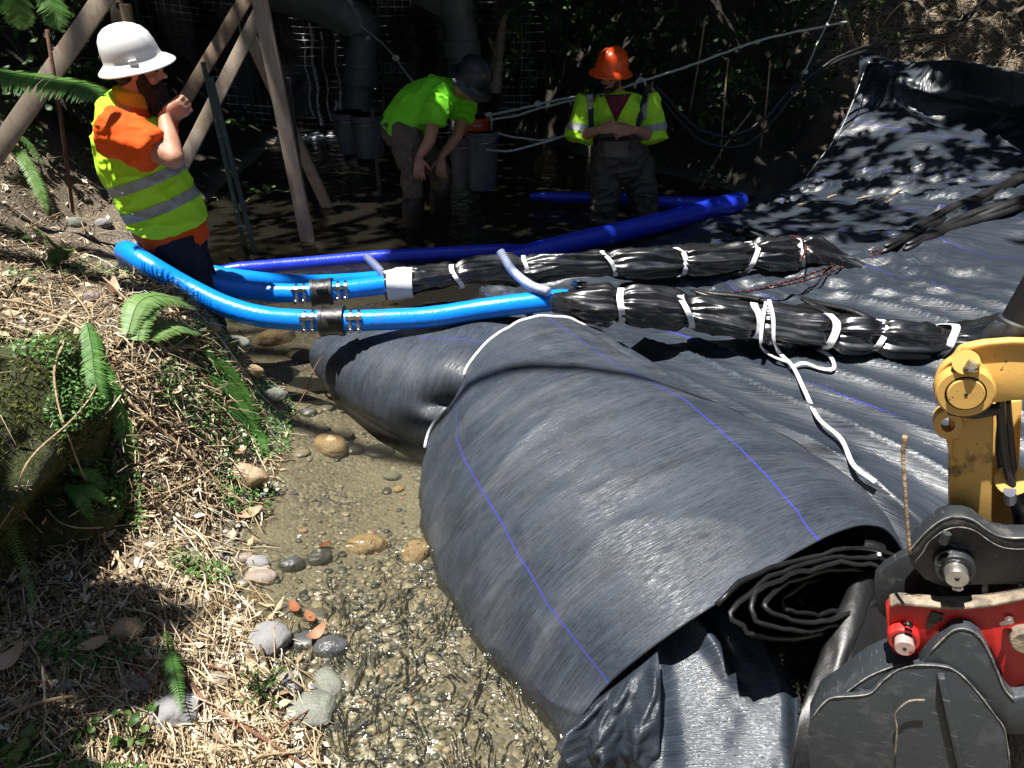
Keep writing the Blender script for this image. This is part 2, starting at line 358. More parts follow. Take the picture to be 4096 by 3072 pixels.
def gridmesh(name, P, material, parent=None, uvs=None, thick=0, attr=None, sharp=None):
    """P: (rows, cols, 3) array -> one mesh"""
    r, c = P.shape[:2]; o0 = np.array(root_loc(parent))
    vs = (P.reshape(-1, 3) - o0)
    i = np.arange(r * c).reshape(r, c)
    q = np.stack([i[:-1, :-1], i[:-1, 1:], i[1:, 1:], i[1:, :-1]], -1).reshape(-1, 4)
    if thick:
        e1 = np.gradient(P, axis=1); e2 = np.gradient(P, axis=0)
        nn = np.cross(e1, e2); nn /= np.linalg.norm(nn, axis=-1, keepdims=True) + 1e-9
        lo = (P - nn * thick).reshape(-1, 3) - o0; n0 = r * c
        vs = np.concatenate([vs, lo])
        bd = np.concatenate([i[0, :], i[1:, -1], i[-1, -2::-1], i[-2:0:-1, 0]])
        b2 = np.roll(bd, -1)
        side = np.stack([b2, bd, bd + n0, b2 + n0], -1)
        q = np.concatenate([q, q[:, ::-1] + n0, side])
    me = bpy.data.meshes.new(name)
    me.from_pydata(vs.tolist(), [], q.tolist())
    if uvs is not None:
        ul = me.uv_layers.new(name='UVMap'); li = np.empty(len(me.loops), dtype=np.int32); me.loops.foreach_get('vertex_index', li)
        U = uvs.reshape(-1, 2); U = np.concatenate([U, U]) if thick else U
        ul.data.foreach_set('uv', U[li].astype(np.float32).ravel())
    if attr is not None:
        a = me.color_attributes.new('tint', 'FLOAT_COLOR', 'POINT')
        a.data.foreach_set('color', np.repeat(attr.reshape(-1, 1), 4, 1).astype(np.float32).ravel())
    return fin(name, me, material, parent, sharp)
def bvh_of(P):
    r, c = P.shape[:2]; i = np.arange(r * c).reshape(r, c)
    q = np.stack([i[:-1, :-1], i[:-1, 1:], i[1:, 1:], i[1:, :-1]], -1).reshape(-1, 4)
    return BVHTree.FromPolygons(P.reshape(-1, 3).tolist(), q.tolist())
GP = np.stack([X, Y, Z], -1)
SURF = {'ground': bvh_of(GP)}
def hit(u, v, off=0, names=None):
    d = ray(u, v).normalized(); best = None
    for k in (names or SURF):
        h = SURF[k].ray_cast(CAM, d)
        if h[0] is not None and (best is None or h[3] < best[1]): best = (h[0], h[3], h[1])
    if best is None: return at(u, v, 5)
    n = best[2] if best[2].z > -.2 else -best[2]
    if n.dot(d) > 0: n = -n
    return best[0] + n * off
def drop(x, y, names, off=0):
    z = None
    for k in names:
        h = SURF[k].ray_cast(V((x, y, 9)), V((0, 0, -1)))
        if h[0] is not None and (z is None or h[0].z > z): z = h[0].z
    return V((x, y, (z if z is not None else 0) + off))
# ground material: silt bed with pebbles / brown litter soil by the 'tint' attribute
m, nt, b = nmat('stream_bed_and_soil'); L = nt.links.new
at_ = N(nt, 'ShaderNodeAttribute', attribute_name='tint')
o = coords(nt)
n1 = N(nt, 'ShaderNodeTexNoise', i_Scale=3.2, i_Detail=8, i_Roughness=.65); L(o, n1.inputs['Vector'])
n2 = N(nt, 'ShaderNodeTexNoise', i_Scale=55, i_Detail=5, i_Roughness=.7); L(o, n2.inputs['Vector'])
vo = N(nt, 'ShaderNodeTexVoronoi', i_Scale=62); L(o, vo.inputs['Vector'])
vo2 = N(nt, 'ShaderNodeTexVoronoi', i_Scale=11); L(o, vo2.inputs['Vector'])
silt = ramp(nt, n1.outputs[0], [(.35, (.12, .104, .08)), (.65, (.215, .19, .148))])
sep = N(nt, 'ShaderNodeSeparateColor'); L(vo.outputs['Color'], sep.inputs[0])
peb = ramp(nt, sep.outputs[0], [(0, (.05, .05, .05)), (.4, (.15, .14, .125)), (.75, (.24, .20, .145)), (1, (.38, .35, .30))])
pm = N(nt, 'ShaderNodeMath', operation='MULTIPLY_ADD', i_1=.9, i_2=.1); L(n1.outputs[0], pm.inputs[0])
pf = ramp(nt, n1.outputs[0], [(.42, .75), (.58, .12)])
mx = N(nt, 'ShaderNodeMix', data_type='RGBA'); L(pf, mx.inputs[0]); L(silt, mx.inputs[6]); L(peb, mx.inputs[7])
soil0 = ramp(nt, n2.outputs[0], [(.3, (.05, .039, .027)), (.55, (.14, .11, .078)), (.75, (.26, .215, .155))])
shade_soil = ramp(nt, n2.outputs[0], [(.3, (.010, .008, .005)), (.7, (.035, .027, .018))])  # darker soil for the back bank: its shade is put into the colour
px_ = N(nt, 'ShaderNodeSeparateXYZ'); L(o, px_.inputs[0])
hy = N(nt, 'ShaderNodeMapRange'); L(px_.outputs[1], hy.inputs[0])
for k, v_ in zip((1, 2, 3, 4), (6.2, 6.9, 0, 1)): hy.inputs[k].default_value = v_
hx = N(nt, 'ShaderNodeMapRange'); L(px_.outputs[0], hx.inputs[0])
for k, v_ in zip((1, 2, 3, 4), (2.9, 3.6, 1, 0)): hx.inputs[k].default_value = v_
shade_mask = N(nt, 'ShaderNodeMath', operation='MULTIPLY'); L(hy.outputs[0], shade_mask.inputs[0]); L(hx.outputs[0], shade_mask.inputs[1])
sm = N(nt, 'ShaderNodeMix', data_type='RGBA'); L(shade_mask.outputs[0], sm.inputs[0]); L(soil0, sm.inputs[6]); L(shade_soil, sm.inputs[7]); soil = sm.outputs[2]
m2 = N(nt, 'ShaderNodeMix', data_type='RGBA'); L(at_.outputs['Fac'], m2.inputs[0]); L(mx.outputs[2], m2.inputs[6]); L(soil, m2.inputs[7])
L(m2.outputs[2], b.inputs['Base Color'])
L(ramp(nt, at_.outputs['Fac'], [(0, .55), (1, .9)]), b.inputs['Roughness'])
hs = N(nt, 'ShaderNodeMath', operation='SUBTRACT'); L(n2.outputs[0], hs.inputs[0]); L(vo.outputs['Distance'], hs.inputs[1])
bp = N(nt, 'ShaderNodeBump', i_Strength=.6, i_Distance=.010); L(hs.outputs[0], bp.inputs['Height']); L(bp.outputs[0], b.inputs['Normal'])
EE = np.interp(Y, XW[:, 0], XW[:, 1]) - X
DD = Y - np.interp(X, YB[:, 0], YB[:, 1])
soilmask = np.maximum(sstep(.02, .3, EE + .3 * fbm(X * 3, Y * 3)), sstep(-.1, .3, DD))
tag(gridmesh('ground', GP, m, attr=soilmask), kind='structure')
# ------------------------------------------------------------------ water
m, nt, b = nmat('clear_stream_water'); L = nt.links.new; nt.nodes.remove(b)
o = coords(nt); sx = N(nt, 'ShaderNodeSeparateXYZ'); L(o, sx.inputs[0])
na = N(nt, 'ShaderNodeTexNoise', i_Scale=7, i_Detail=4, i_Roughness=.6, i_Distortion=.8); L(coords(nt, 'Object', (1, .8, 1), (0, 0, .5)), na.inputs['Vector'])
nb = N(nt, 'ShaderNodeTexNoise', i_Scale=11, i_Detail=3, i_Roughness=.55, i_Distortion=1.0); L(coords(nt, 'Object', (1, .55, 1), (0, 0, .6)), nb.inputs['Vector'])
mr = N(nt, 'ShaderNodeMapRange'); L(sx.outputs[1], mr.inputs[0])
for k, v_ in zip((1, 2, 3, 4), (2.5, 1.85, .10, 1.0)): mr.inputs[k].default_value = v_
mr2 = N(nt, 'ShaderNodeMapRange'); L(sx.outputs[0], mr2.inputs[0])
for k, v_ in zip((1, 2, 3, 4), (-.95, -.55, .12, 1.0)): mr2.inputs[k].default_value = v_
mrm = N(nt, 'ShaderNodeMath', operation='MULTIPLY'); L(mr.outputs[0], mrm.inputs[0]); L(mr2.outputs[0], mrm.inputs[1])
mm = N(nt, 'ShaderNodeMath', operation='MULTIPLY'); L(nb.outputs[0], mm.inputs[0]); L(mrm.outputs[0], mm.inputs[1])
ad = N(nt, 'ShaderNodeMath', operation='MULTIPLY_ADD', i_1=.22); L(na.outputs[0], ad.inputs[0]); L(mm.outputs[0], ad.inputs[2])
bp = N(nt, 'ShaderNodeBump', i_Strength=1.0, i_Distance=.105); L(ad.outputs[0], bp.inputs['Height'])
fr = N(nt, 'ShaderNodeFresnel', i_IOR=1.45); L(bp.outputs[0], fr.inputs['Normal'])
gl = N(nt, 'ShaderNodeBsdfGlossy', i_Roughness=.15); L(bp.outputs[0], gl.inputs['Normal'])
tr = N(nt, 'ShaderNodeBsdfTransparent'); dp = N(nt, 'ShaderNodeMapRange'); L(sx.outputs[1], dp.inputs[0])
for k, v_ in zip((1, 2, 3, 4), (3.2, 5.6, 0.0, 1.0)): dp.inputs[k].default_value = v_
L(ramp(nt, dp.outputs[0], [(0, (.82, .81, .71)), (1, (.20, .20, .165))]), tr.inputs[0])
df = N(nt, 'ShaderNodeBsdfDiffuse'); df.inputs[0].default_value = (.09, .082, .06, 1)
m1 = N(nt, 'ShaderNodeMixShader', i_0=.10); L(tr.outputs[0], m1.inputs[1]); L(df.outputs[0], m1.inputs[2])
m2_ = N(nt, 'ShaderNodeMixShader'); L(fr.outputs[0], m2_.inputs[0]); L(m1.outputs[0], m2_.inputs[1]); L(gl.outputs[0], m2_.inputs[2])
L(m2_.outputs[0], nt.nodes['Material Output'].inputs[0])
wx, wy = np.meshgrid(np.linspace(-5, 5, 60), np.linspace(.4, 10.5, 60))
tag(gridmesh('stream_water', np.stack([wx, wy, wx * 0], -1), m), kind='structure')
# ------------------------------------------------------------------ lofted cloth
def bicubic(C, nr, nc):
    """C (r,c,3) control net -> Catmull-Rom surface (nr per span, nc per span)"""
    C = np.array([[tuple(p) for p in row] for row in C])
    def cr1(A, n):
        A = np.concatenate([2 * A[:1] - A[1:2], A, 2 * A[-1:] - A[-2:-1]]); out = []
        for i in range(1, len(A) - 2):
            for k in range(n):
                t = k / n
                out.append(.5 * (2 * A[i] + (A[i + 1] - A[i - 1]) * t + (2 * A[i - 1] - 5 * A[i] + 4 * A[i + 1] - A[i + 2]) * t * t + (3 * A[i] - A[i - 1] - 3 * A[i + 1] + A[i + 2]) * t ** 3))
        out.append(A[-2]); return np.array(out)
    S = cr1(C, nr)
    return cr1(S.transpose(1, 0, 2), nc).transpose(1, 0, 2)
def normals(P):
    n = np.cross(np.gradient(P, axis=1), np.gradient(P, axis=0)); n /= np.linalg.norm(n, axis=-1, keepdims=True) + 1e-9
    return np.where((n[..., 2:3]).mean() < 0, -n, n)
def arcuv(P):
    """metric uv: u along columns axis (rows fixed), v along rows axis"""
    du = np.linalg.norm(np.diff(P, axis=1), axis=-1).mean(0); dv = np.linalg.norm(np.diff(P, axis=0), axis=-1).mean(1)
    u = np.concatenate([[0], np.cumsum(du)]); v = np.concatenate([[0], np.cumsum(dv)])
    return np.stack(np.meshgrid(u, v), -1)
def px_net(rows): return [[pz(*p) if not isinstance(p, Vector) else p for p in r] for r in rows]
# big folded roll: rows near end -> far end, columns left water edge -> right
roll_net = px_net([
    [(565, 752, -.06), (575, 730, .08), (599, 694, .22), (646, 653, .36), (713, 606, .47), (815, 543, .53), (878, 526, .46), (912, 560, .22)],
    [(500, 672, -.06), (507, 655, .08), (535, 612, .27), (585, 562, .43), (660, 518, .54), (760, 474, .58), (835, 472, .48), (880, 500, .28)],
    [(448, 598, -.06), (456, 570, .10), (486, 528, .30), (540, 480, .47), (610, 440, .57), (690, 411, .60), (757, 425, .48), (805, 452, .30)],
    [(422, 528, -.06), (426, 498, .10), (450, 455, .30), (490, 413, .46), (550, 378, .57), (615, 366, .57), (672, 385, .46), (718, 410, .32)],
    [(424, 482, -.06), (432, 432, .12), (455, 396, .28), (470, 363, .41), (500, 333, .51), (545, 318, .55), (588, 328, .48), (622, 350, .34)]])
P = bicubic(roll_net, 44, 30)
UVr = arcuv(P)
u = UVr[..., 0]; w = UVr[..., 1]; n = normals(P)
disp = .040 * fbm(u * 1.7, w * 1.9, 3) + .016 * fbm(u * 1.3 + 5, w * 8, 3) + .010 * (1 - np.abs(2 * fbm(u * 1.6 + w * 1.1 + 8, w * 3.2 - u * .6, 3))) ** 6
disp += .010 * sstep(w.max() * .35, w.max(), w) * fbm(u * 14, w * 1.6 + 3, 3)
c_ = np.linspace(0, 1, P.shape[1])[None, :]
disp = disp + .010 * np.sin(c_ * 60 + w * 3) * sstep(.62, .95, c_) * sstep(.2, .7, w / w.max())
P = P + n * disp[..., None]
# blue lines run along the roll (constant column): use swapped metric uv so that uv.y = across
fx = np.linspace(0, 1, P.shape[1])[None, :].repeat(P.shape[0], 0)
acr = UVr[..., 0]
ROLL = empty('fabric_roll', V((.35, 2.2, 0)), 'huge bulging roll of black woven fabric with blue lines lying in the stream', 'fabric roll')
uv = np.stack([w, (fx - .325) / .395 * .58], -1)
gridmesh('outer_layer', P, MT['fabric'], ROLL, uv, .006)
SURF['roll'] = bvh_of(P)
RP = P
# white piping along the far arch of the roll
mb = MB(); ncols = P.shape[1]
mb.tube([V(P[-1, i]) + V((0, 0, .004)) for i in range(78, 200, 2)], .0085, 6)
mb.build('edge_piping', MT['white'], ROLL)
mb = MB(); mb.tube([V(P[-2, i]) + V((-.008, -.004, .006)) for i in range(20, 52, 2)], .008, 6); mb.build('edge_piping', MT['white'], ROLL)
# inner spiral of layers seen at the near end
ax = V((-.346, .938, 0)); p0 = V((.88, 1.63, .4))
def endpl(u, v, off=0):
    d = ray(u, v); q = p0 + ax * off; return CAM + d * ((q - CAM).dot(ax) / d.dot(ax))
random.seed(3)
turns = 6.4; pts = []
outer = [(-165, 102), (-140, 82), (-110, 66), (-70, 62), (-35, 72), (0, 78), (20, 84), (45, 72), (90, 68), (135, 82), (160, 100), (178, 106)]
def orad(a):
    a = ((a + 180) % 360) - 180
    k = sorted([(x if x <= 180 else x - 360, r) for x, r in outer]); xs = [x for x, _ in k]; rs = [r for _, r in k]
    return np.interp(a, xs, rs, period=360)
sp_ = []
for i in range(int(turns * 40) + 1):
    a = -170 + i * 9; f = 1 - .142 * i / 40
    r = orad(a) * 1.18 * f * (.95 + (.07 + .09 * i / 240) * noise.noise(V((i * .33, 0, 1.3))) + .05 * noise.noise(V((i * .9, 4, 1.3))))
    q = (832 + r * math.cos(R(a)), 592 + r * .62 * math.sin(R(a)) + .22 * -r * math.cos(R(a)) * .9)
    sp_.append(q)
dep = np.linspace(0, 1, 12); S = []
for k in dep:
    S.append([endpl(q[0], q[1], -.05 - .0017 * (q[1] - 545) + .008 * math.sin(i * .31) + k * .55 - .022 * min(i / 40, 2.2) + .05 * max(0, i / 40 - 2.8)) for i, q in enumerate(sp_)])
S = np.array([[tuple(p) for p in r] for r in S])
uvS = arcuv(S); S = S + normals(S) * (.016 * fbm(uvS[..., 0] * 12, uvS[..., 1] * 5, 3))[..., None]
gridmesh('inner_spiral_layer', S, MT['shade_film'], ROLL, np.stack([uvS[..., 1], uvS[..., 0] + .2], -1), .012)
mb = MB(); mb.tube([V(S[0, 54]) + V((0, -.004, .006)), V(S[2, 54]) + V((0, 0, .006))], .006, 6); mb.build('edge_stitch', MT['white'], ROLL)
# crumpled folds tucked under the near edge
def onplane(u, v, z0, y0, x0, sy, sx):
    d = ray(u, v); k = (z0 + sy * (CAM.y - y0) + sx * (CAM.x - x0) - CAM.z) / (d.z - sy * d.y - sx * d.x); return CAM + d * k
nr, nc = 60, 130; A0 = [pz(598, 700, .20), pz(630, 676, .31), pz(658, 652, .37)]; B0 = [pz(562, 772, -.03), pz(608, 790, .02), pz(662, 790, .06)]
q = np.linspace(0, 1, nc)[None, :]; qq = np.linspace(0, 1, nr)[:, None]
def q3(P3, t): a, b_, c_ = [np.array(tuple(p)) for p in P3]; return ((1 - t) ** 2)[..., None] * a + (2 * t * (1 - t))[..., None] * b_ + (t ** 2)[..., None] * c_
P = q3(A0, q + 0 * qq) * (1 - qq)[..., None] + q3(B0, q + 0 * qq) * qq[..., None]
n = normals(P); P = P + n * (.07 * np.sin(np.pi * qq))[..., None]
wv = 1 - np.abs(((q * 2.7 + .2 * np.sin(qq * 5) + 1.3 * fbm(q * 3, qq * 2.5, 3)) % 1) * 2 - 1)
P = P + n * ((.055 * wv ** 1.5 * (.35 + .65 * np.sin(np.pi * (qq * .8 + .1))) + .03 * fbm(q * 5 + 3, qq * 6, 3)) * sstep(0, .12, qq))[..., None]
uv = arcuv(P)
gridmesh('crumpled_fold', P, MT['fabric_plain'], ROLL, uv[..., ::-1] + .05, .004)
# loose bright flap below the roll end: one almost flat sheet sloping down to the water
FL = lambda u, v: onplane(u, v, .11, 1.05, .25, .40, .15)
flap_net = [[FL(u, v) for u, v in row] for row in [
    [(652, 655), (672, 630), (694, 604), (722, 610), (760, 640), (786, 660)],
    [(650, 690), (680, 668), (715, 655), (738, 660), (776, 676), (798, 692)],
    [(648, 725), (685, 712), (718, 708), (748, 706), (780, 712), (799, 724)],
    [(648, 762), (690, 755), (725, 755), (755, 755), (782, 758), (800, 764)],
    [(640, 830), (690, 830), (725, 830), (760, 830), (790, 830), (812, 830)]]]
P = bicubic(flap_net, 22, 20); uv = arcuv(P); n = normals(P); q = np.linspace(0, 1, P.shape[1])[None, :]; qq = np.linspace(0, 1, P.shape[0])[:, None]
P = P + n * (.035 * fbm(q * 2.6, qq * 2.2, 3) + .05 * np.exp(-((q - .30 - .45 * qq) / .055) ** 2) * sstep(.5, .1, qq) - .03 * np.exp(-((q - .42 - .45 * qq) / .06) ** 2) * sstep(.5, .1, qq) + .03 * np.exp(-((q - .06) / .07) ** 2) - .05 * sstep(.8, 1, q))[..., None]
zig = .012 * np.abs(((np.arange(P.shape[0]) * .5) % 2) - 1)
P[:, -1, 0] += zig; P[:, -1, 1] -= zig * .4
gridmesh('loose_flap', P, MT['fabric_flap'], ROLL, np.stack([uv[..., 1], uv[..., 0] + .11], -1), .004)
SURF['flap'] = bvh_of(P)
# second, smaller roll behind, half in the water
lump = px_net([
    [(316, 374, -.08), (310, 362, .03), (311, 350, .11), (322, 338, .16), (345, 330, .16), (372, 322, .12)],
    [(342, 406, -.08), (336, 386, .08), (342, 360, .22), (366, 334, .30), (402, 312, .28), (430, 304, .22)],
    [(398, 442, -.08), (392, 420, .10), (402, 384, .27), (430, 346, .37), (462, 314, .35), (490, 305, .28)],
    [(432, 466, -.08), (438, 432, .12), (458, 392, .29), (485, 350, .41), (520, 312, .40), (560, 302, .34)],
    [(470, 475, -.08), (492, 430, .14), (522, 390, .30), (545, 350, .40), (580, 318, .40), (610, 306, .36)]])
P = bicubic(lump, 36, 30); uv = arcuv(P); n = normals(P); u, w = uv[..., 0], uv[..., 1]
q = np.linspace(0, 1, P.shape[1])[None, :]; qq = np.linspace(0, 1, P.shape[0])[:, None]
dents = -.07 * np.exp(-(((q - .34) / .07) ** 2 + ((qq - .72) / .13) ** 2)) - .06 * np.exp(-(((q - .66) / .07) ** 2 + ((qq - .78) / .10) ** 2)) + .03 * np.exp(-(((q - .55) / .1) ** 2 + ((qq - .66) / .10) ** 2))
P = P + n * (.03 * fbm(u * 2, w * 2, 3) + dents + .018 * np.sin(q * 26 + 4 * qq) * sstep(.5, .85, qq) * (1 - sstep(.9, 1, qq)))[..., None]
tag(gridmesh('fabric_roll', P, MT['fabric'], None, np.stack([w, u - .06], -1), .006), 'smaller half sunken black fabric roll tucked behind the big roll, under the blue hose', 'fabric roll')
SURF['lump'] = bvh_of(P)
# large sheet over the right bank : rows far -> near
sheet_net = px_net([
    [(866, 60, 1.12), (900, 60, 1.15), (950, 62, 1.2), (1024, 76, 1.2), (1150, 95, 1.22), (1300, 110, 1.25)],
    [(840, 128, .60), (890, 118, .70), (955, 110, .80), (1024, 112, .86), (1150, 125, .9), (1300, 135, .98)],
    [(806, 178, .26), (865, 172, .40), (940, 156, .55), (1024, 142, .68), (1150, 150, .75), (1300, 160, .85)],
    [(742, 206, .12), (830, 210, .28), (930, 198, .42), (1030, 184, .54), (1160, 185, .62), (1320, 190, .75)],
    [(612, 246, .05), (735, 246, .24), (870, 240, .36), (1010, 228, .48), (1170, 228, .56), (1340, 230, .7)],
    [(520, 278, .00), (675, 286, .25), (840, 286, .36), (1000, 280, .44), (1180, 282, .52), (1360, 285, .66)],
    [(470, 306, -.02), (640, 326, .27), (820, 332, .36), (990, 332, .42), (1190, 336, .48), (1380, 340, .6)],
    [(560, 345, .10), (665, 385, .30), (830, 400, .36), (990, 400, .40), (1200, 405, .44), (1400, 410, .5)],
    [(640, 420, .12), (760, 455, .32), (880, 480, .36), (1000, 490, .36), (1210, 495, .38), (1420, 500, .4)],
    [(760, 530, .10), (850, 560, .18), (930, 580, .20), (1030, 590, .20), (1220, 600, .22), (1440, 600, .3)],
    [(790, 680, .00), (850, 700, .04), (930, 720, .06), (1040, 730, .08), (1230, 740, .1), (1460, 740, .2)]])
P = bicubic(sheet_net, 34, 52); uv = arcuv(P); n = normals(P); u, w = uv[..., 0], uv[..., 1]
q = np.linspace(0, 1, P.shape[1])[None, :] + 0 * w; qq = np.linspace(0, 1, P.shape[0])[:, None] + 0 * w
x_, y_ = P[..., 0], P[..., 1]
# gathered pleats running from the front bundle toward the lower right, fading out near the camera
al = x_ * .62 - y_ * -.78; ac = x_ * .78 + y_ * .62
ph = x_ * .80 + y_ * .60 + .12 * fbm(x_ * 1.7, y_ * 1.7, 3)
near = sstep(4.2, 3.4, y_) * sstep(1.5, 2.1, y_)
pl = (1 - np.abs(np.sin(ph * 16 + 2.6 * fbm(x_ * 1.1, y_ * 1.1, 2)))) ** 1.6
d_ = near * (.045 * pl * (.45 + 1.1 * vn(ph * 5 + 3, al * .7)) + .012 * fbm(x_ * 6, y_ * 2, 3))
far = 1 - near
cr_ = 1 - np.abs(2 * fbm(x_ * 2.6 + .5 * y_, y_ * 5.4, 4)); cr_ = cr_ ** 5
d_ = d_ + far * (.075 * fbm(x_ * 2.0, y_ * 3.5, 4) + .06 * cr_ * sstep(.25, .6, vn(x_ * 1.3 + 9, y_ * 1.3)))
rz = 1 - np.abs(2 * fbm(x_ * 1.1 + P[..., 2] * .6 + 4, P[..., 2] * 2.6 - x_ * .5, 3))
d_ = d_ + sstep(.24, .06, qq) * (.30 * fbm(x_ * 1.3, P[..., 2] * 1.6, 3) + .10 * rz ** 4 + .055 * np.sin(P[..., 2] * 13 + 2.2 * x_ + 7 * fbm(x_ * .9, P[..., 2] * 1.4, 3)))
P = P + n * d_[..., None]
SHEET = empty('fabric_sheet', V((2.4, 4.2, .2)), 'wide wrinkled black fabric sheet spread over the right bank, dappled at its far end', 'fabric sheet')
gridmesh('spread_cloth', P, MT['fabric_sheet'], SHEET, np.stack([al, ac * .82 + .05], -1), .005)
SURF['sheet'] = bvh_of(P)
CL = ['roll', 'lump', 'sheet']
def hp(lst, off, names=None): return [hit(u, v, off, names) for u, v in lst]
# thick doubled folds lying on the sheet
def foldtube(pts, r, name, flat=.55):
    mb = MB(); P_ = cr(pts, 7); k = len(P_)
    rr = [r * (.35 + .65 * min(1, 6 * i / k)) * (1 + .18 * noise.noise(V((i * .3, r * 50, 0)))) for i in range(k)]
    for j in range(3):
        off = V((.02 * (j - 1), .03 * (j - 1), .014 * j)); mb.tube([p + off + V((0, 0, .012 * math.sin(i * .4 + j * 2))) for i, p in enumerate(P_)], [x * (.8 - .12 * j) for x in rr], 9, flat=flat)
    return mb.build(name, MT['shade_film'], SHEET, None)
for a in [[(884, 252), (930, 226), (975, 204), (1030, 176), (1090, 150)], [(905, 250), (960, 226), (1010, 208), (1060, 190)], [(722, 226), (752, 238), (778, 252), (800, 268)], [(690, 296), (735, 306), (790, 318)], [(800, 305), (835, 318), (870, 330)]]:
    foldtube(hp(a, .015, ['sheet']), .055 if a[0][0] > 800 else .04, 'gathered_fold')
# seam of the sheet beside the big roll: short stitched tucks
for (a, b2) in (((838, 358), (866, 345)),):
    A, B = hit(*a, .012, ['sheet', 'roll']), hit(*b2, .012, ['sheet', 'roll'])
    if (A - B).length < .9:
        mb = MB(); mb.tube(cr([A, A.lerp(B, .5) + V((0, 0, .012)), B], 5), .010, 6, flat=.5); mb.build('seam_tuck', MT['plastic'], SHEET)
# black plastic hanging between roll end and excavator
net = px_net([
    [(866, 540, .50), (890, 552, .46), (930, 560, .40), (985, 570, .36)],
    [(846, 600, .44), (872, 606, .46), (905, 618, .34), (960, 640, .3)],
    [(820, 668, .36), (850, 668, .40), (880, 680, .26), (930, 700, .2)],
    [(800, 735, .28), (828, 728, .32), (860, 735, .18), (915, 740, .1)],
    [(780, 830, .10), (815, 830, .14), (850, 830, .06), (905, 830, .0)]])
P = bicubic(net, 18, 22); uv = arcuv(P); n = normals(P); q = np.linspace(0, 1, P.shape[1])[None, :]; qq = np.linspace(0, 1, P.shape[0])[:, None]
P = P + n * (.02 * np.sin(q * 12 + 2 * qq) + .03 * fbm(q * 4, qq * 4, 4))[..., None]
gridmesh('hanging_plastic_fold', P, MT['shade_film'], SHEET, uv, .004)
# white cord on the sheet's far edge and its loose twine
mb = MB(); mb.tube(cr([pz(868, 60, 1.14), pz(856, 94, .90), pz(838, 134, .58), pz(805, 178, .28)], 6), .005, 6); mb.build('edge_cord', MT['rope'], SHEET)
# ------------------------------------------------------------------ plastic bundles with white ties
def bundle(pts, rads, ties, name, label, strap=None, seed=1):
    """pts: world path; ties: list of path fractions"""
    path = cr(pts, 22); m = len(path); tt = np.linspace(0, 1, m)
    rr = np.interp(tt, np.linspace(0, 1, len(rads)), rads)
    c = path[m // 2]
    root = empty(name, V((c.x, c.y, c.z - .1)), label, 'plastic bundle', 'tied black plastic bundles')
    n = 72; vs = []; frames = []; prev = None
    cum = [0]
    for i in range(1, m): cum.append(cum[-1] + (path[i] - path[i - 1]).length)
    for i, p in enumerate(path):
        t = (path[min(i + 1, m - 1)] - path[max(i - 1, 0)]).normalized()
        a = (V((0, 0, 1)).cross(t) if prev is None else prev - t * prev.dot(t)).normalized(); prev = a; b = t.cross(a)
        frames.append((p, a, b, t))
        ci = 1.0
        for k in ties: ci -= .26 * math.exp(-((cum[i] / cum[-1] - k) * cum[-1] / .035) ** 2)
        near = min([abs(cum[i] / cum[-1] - k) * cum[-1] for k in ties] + [9])
        pk = math.exp(-(near / .11) ** 2)
        for k in range(n):
            th = 2 * math.pi * k / n
            x, y = math.cos(th), math.sin(th)
            s_ = cum[i]
            ridge = 1 - abs(noise.noise(V((x * 1.35 + seed, y * 1.35, s_ * 1.3)))); r2_ = 1 - abs(noise.noise(V((x * 2.0 + seed, y * 2.0 + 5, s_ * 5 + 2))))
            pleat = math.sin(th * 13 + 3 * noise.noise(V((s_ * 3, seed, 0))) + 2.5 * noise.noise(V((x, y, s_ * 2 + seed))))
            f = 1 + .42 * noise.noise(V((x * 1.1 + seed * 3, y * 1.1, s_ * 3.0))) + .34 * (ridge ** 6 - .3) + .12 * (r2_ ** 8 - .2) + .07 * pleat * pk
            r = rr[i] * ci * f
            vs.append(p + a * (x * r * 1.05) + b * (y * r * .92))
    fs = [(i * n + k, i * n + (k + 1) % n, (i + 1) * n + (k + 1) % n, (i + 1) * n + k) for i in range(m - 1) for k in range(n)]
    fs += [tuple(range(n - 1, -1, -1)), tuple((m - 1) * n + k for k in range(n))]
    mb = MB().add(vs, fs); mb.build('plastic_wrap', MT['plastic'], root)
    for q, k in enumerate(ties):
        i = min(range(m), key=lambda j: abs(cum[j] / cum[-1] - k)); p, a, b, t = frames[i]
        tw = t.cross(V((0, 0, 1))).normalized(); tl = (random.random() - .5) * 1.1; rt_ = .9 + .25 * random.random()
        mb = MB(); vv = []; ff = []; nn = 40; wd = .011 + .007 * random.random()
        for kk in range(nn):
            th = 2 * math.pi * kk / nn
            x, y = math.cos(th), math.sin(th); r = rr[i] * (.93 + .05 * math.sin(th * 5 + q))
            base = p + a * (x * r * 1.05) + b * (y * r * .96) + t * (tl * .07 * y + .012 * math.sin(2 * th + q))
            o_ = (a * x + b * y) * .004
            vv += [base - t * wd, base + t * wd, base + t * wd + o_, base - t * wd + o_]
        for kk in range(nn):
            A = kk * 4; B = ((kk + 1) % nn) * 4
            for e, g in ((0, 1), (1, 2), (2, 3), (3, 0)): ff.append((A + e, B + e, B + g, A + g))
        # knot and short tail
        up = (b if b.z > 0 else -b)
        kp = p + up * rr[i] * .95 - V((0, .8, 0)) * rr[i] * .35
        mb.add(vv, ff)
        mb.build('tie', MT['white'], root, 60)
    return root, frames, cum
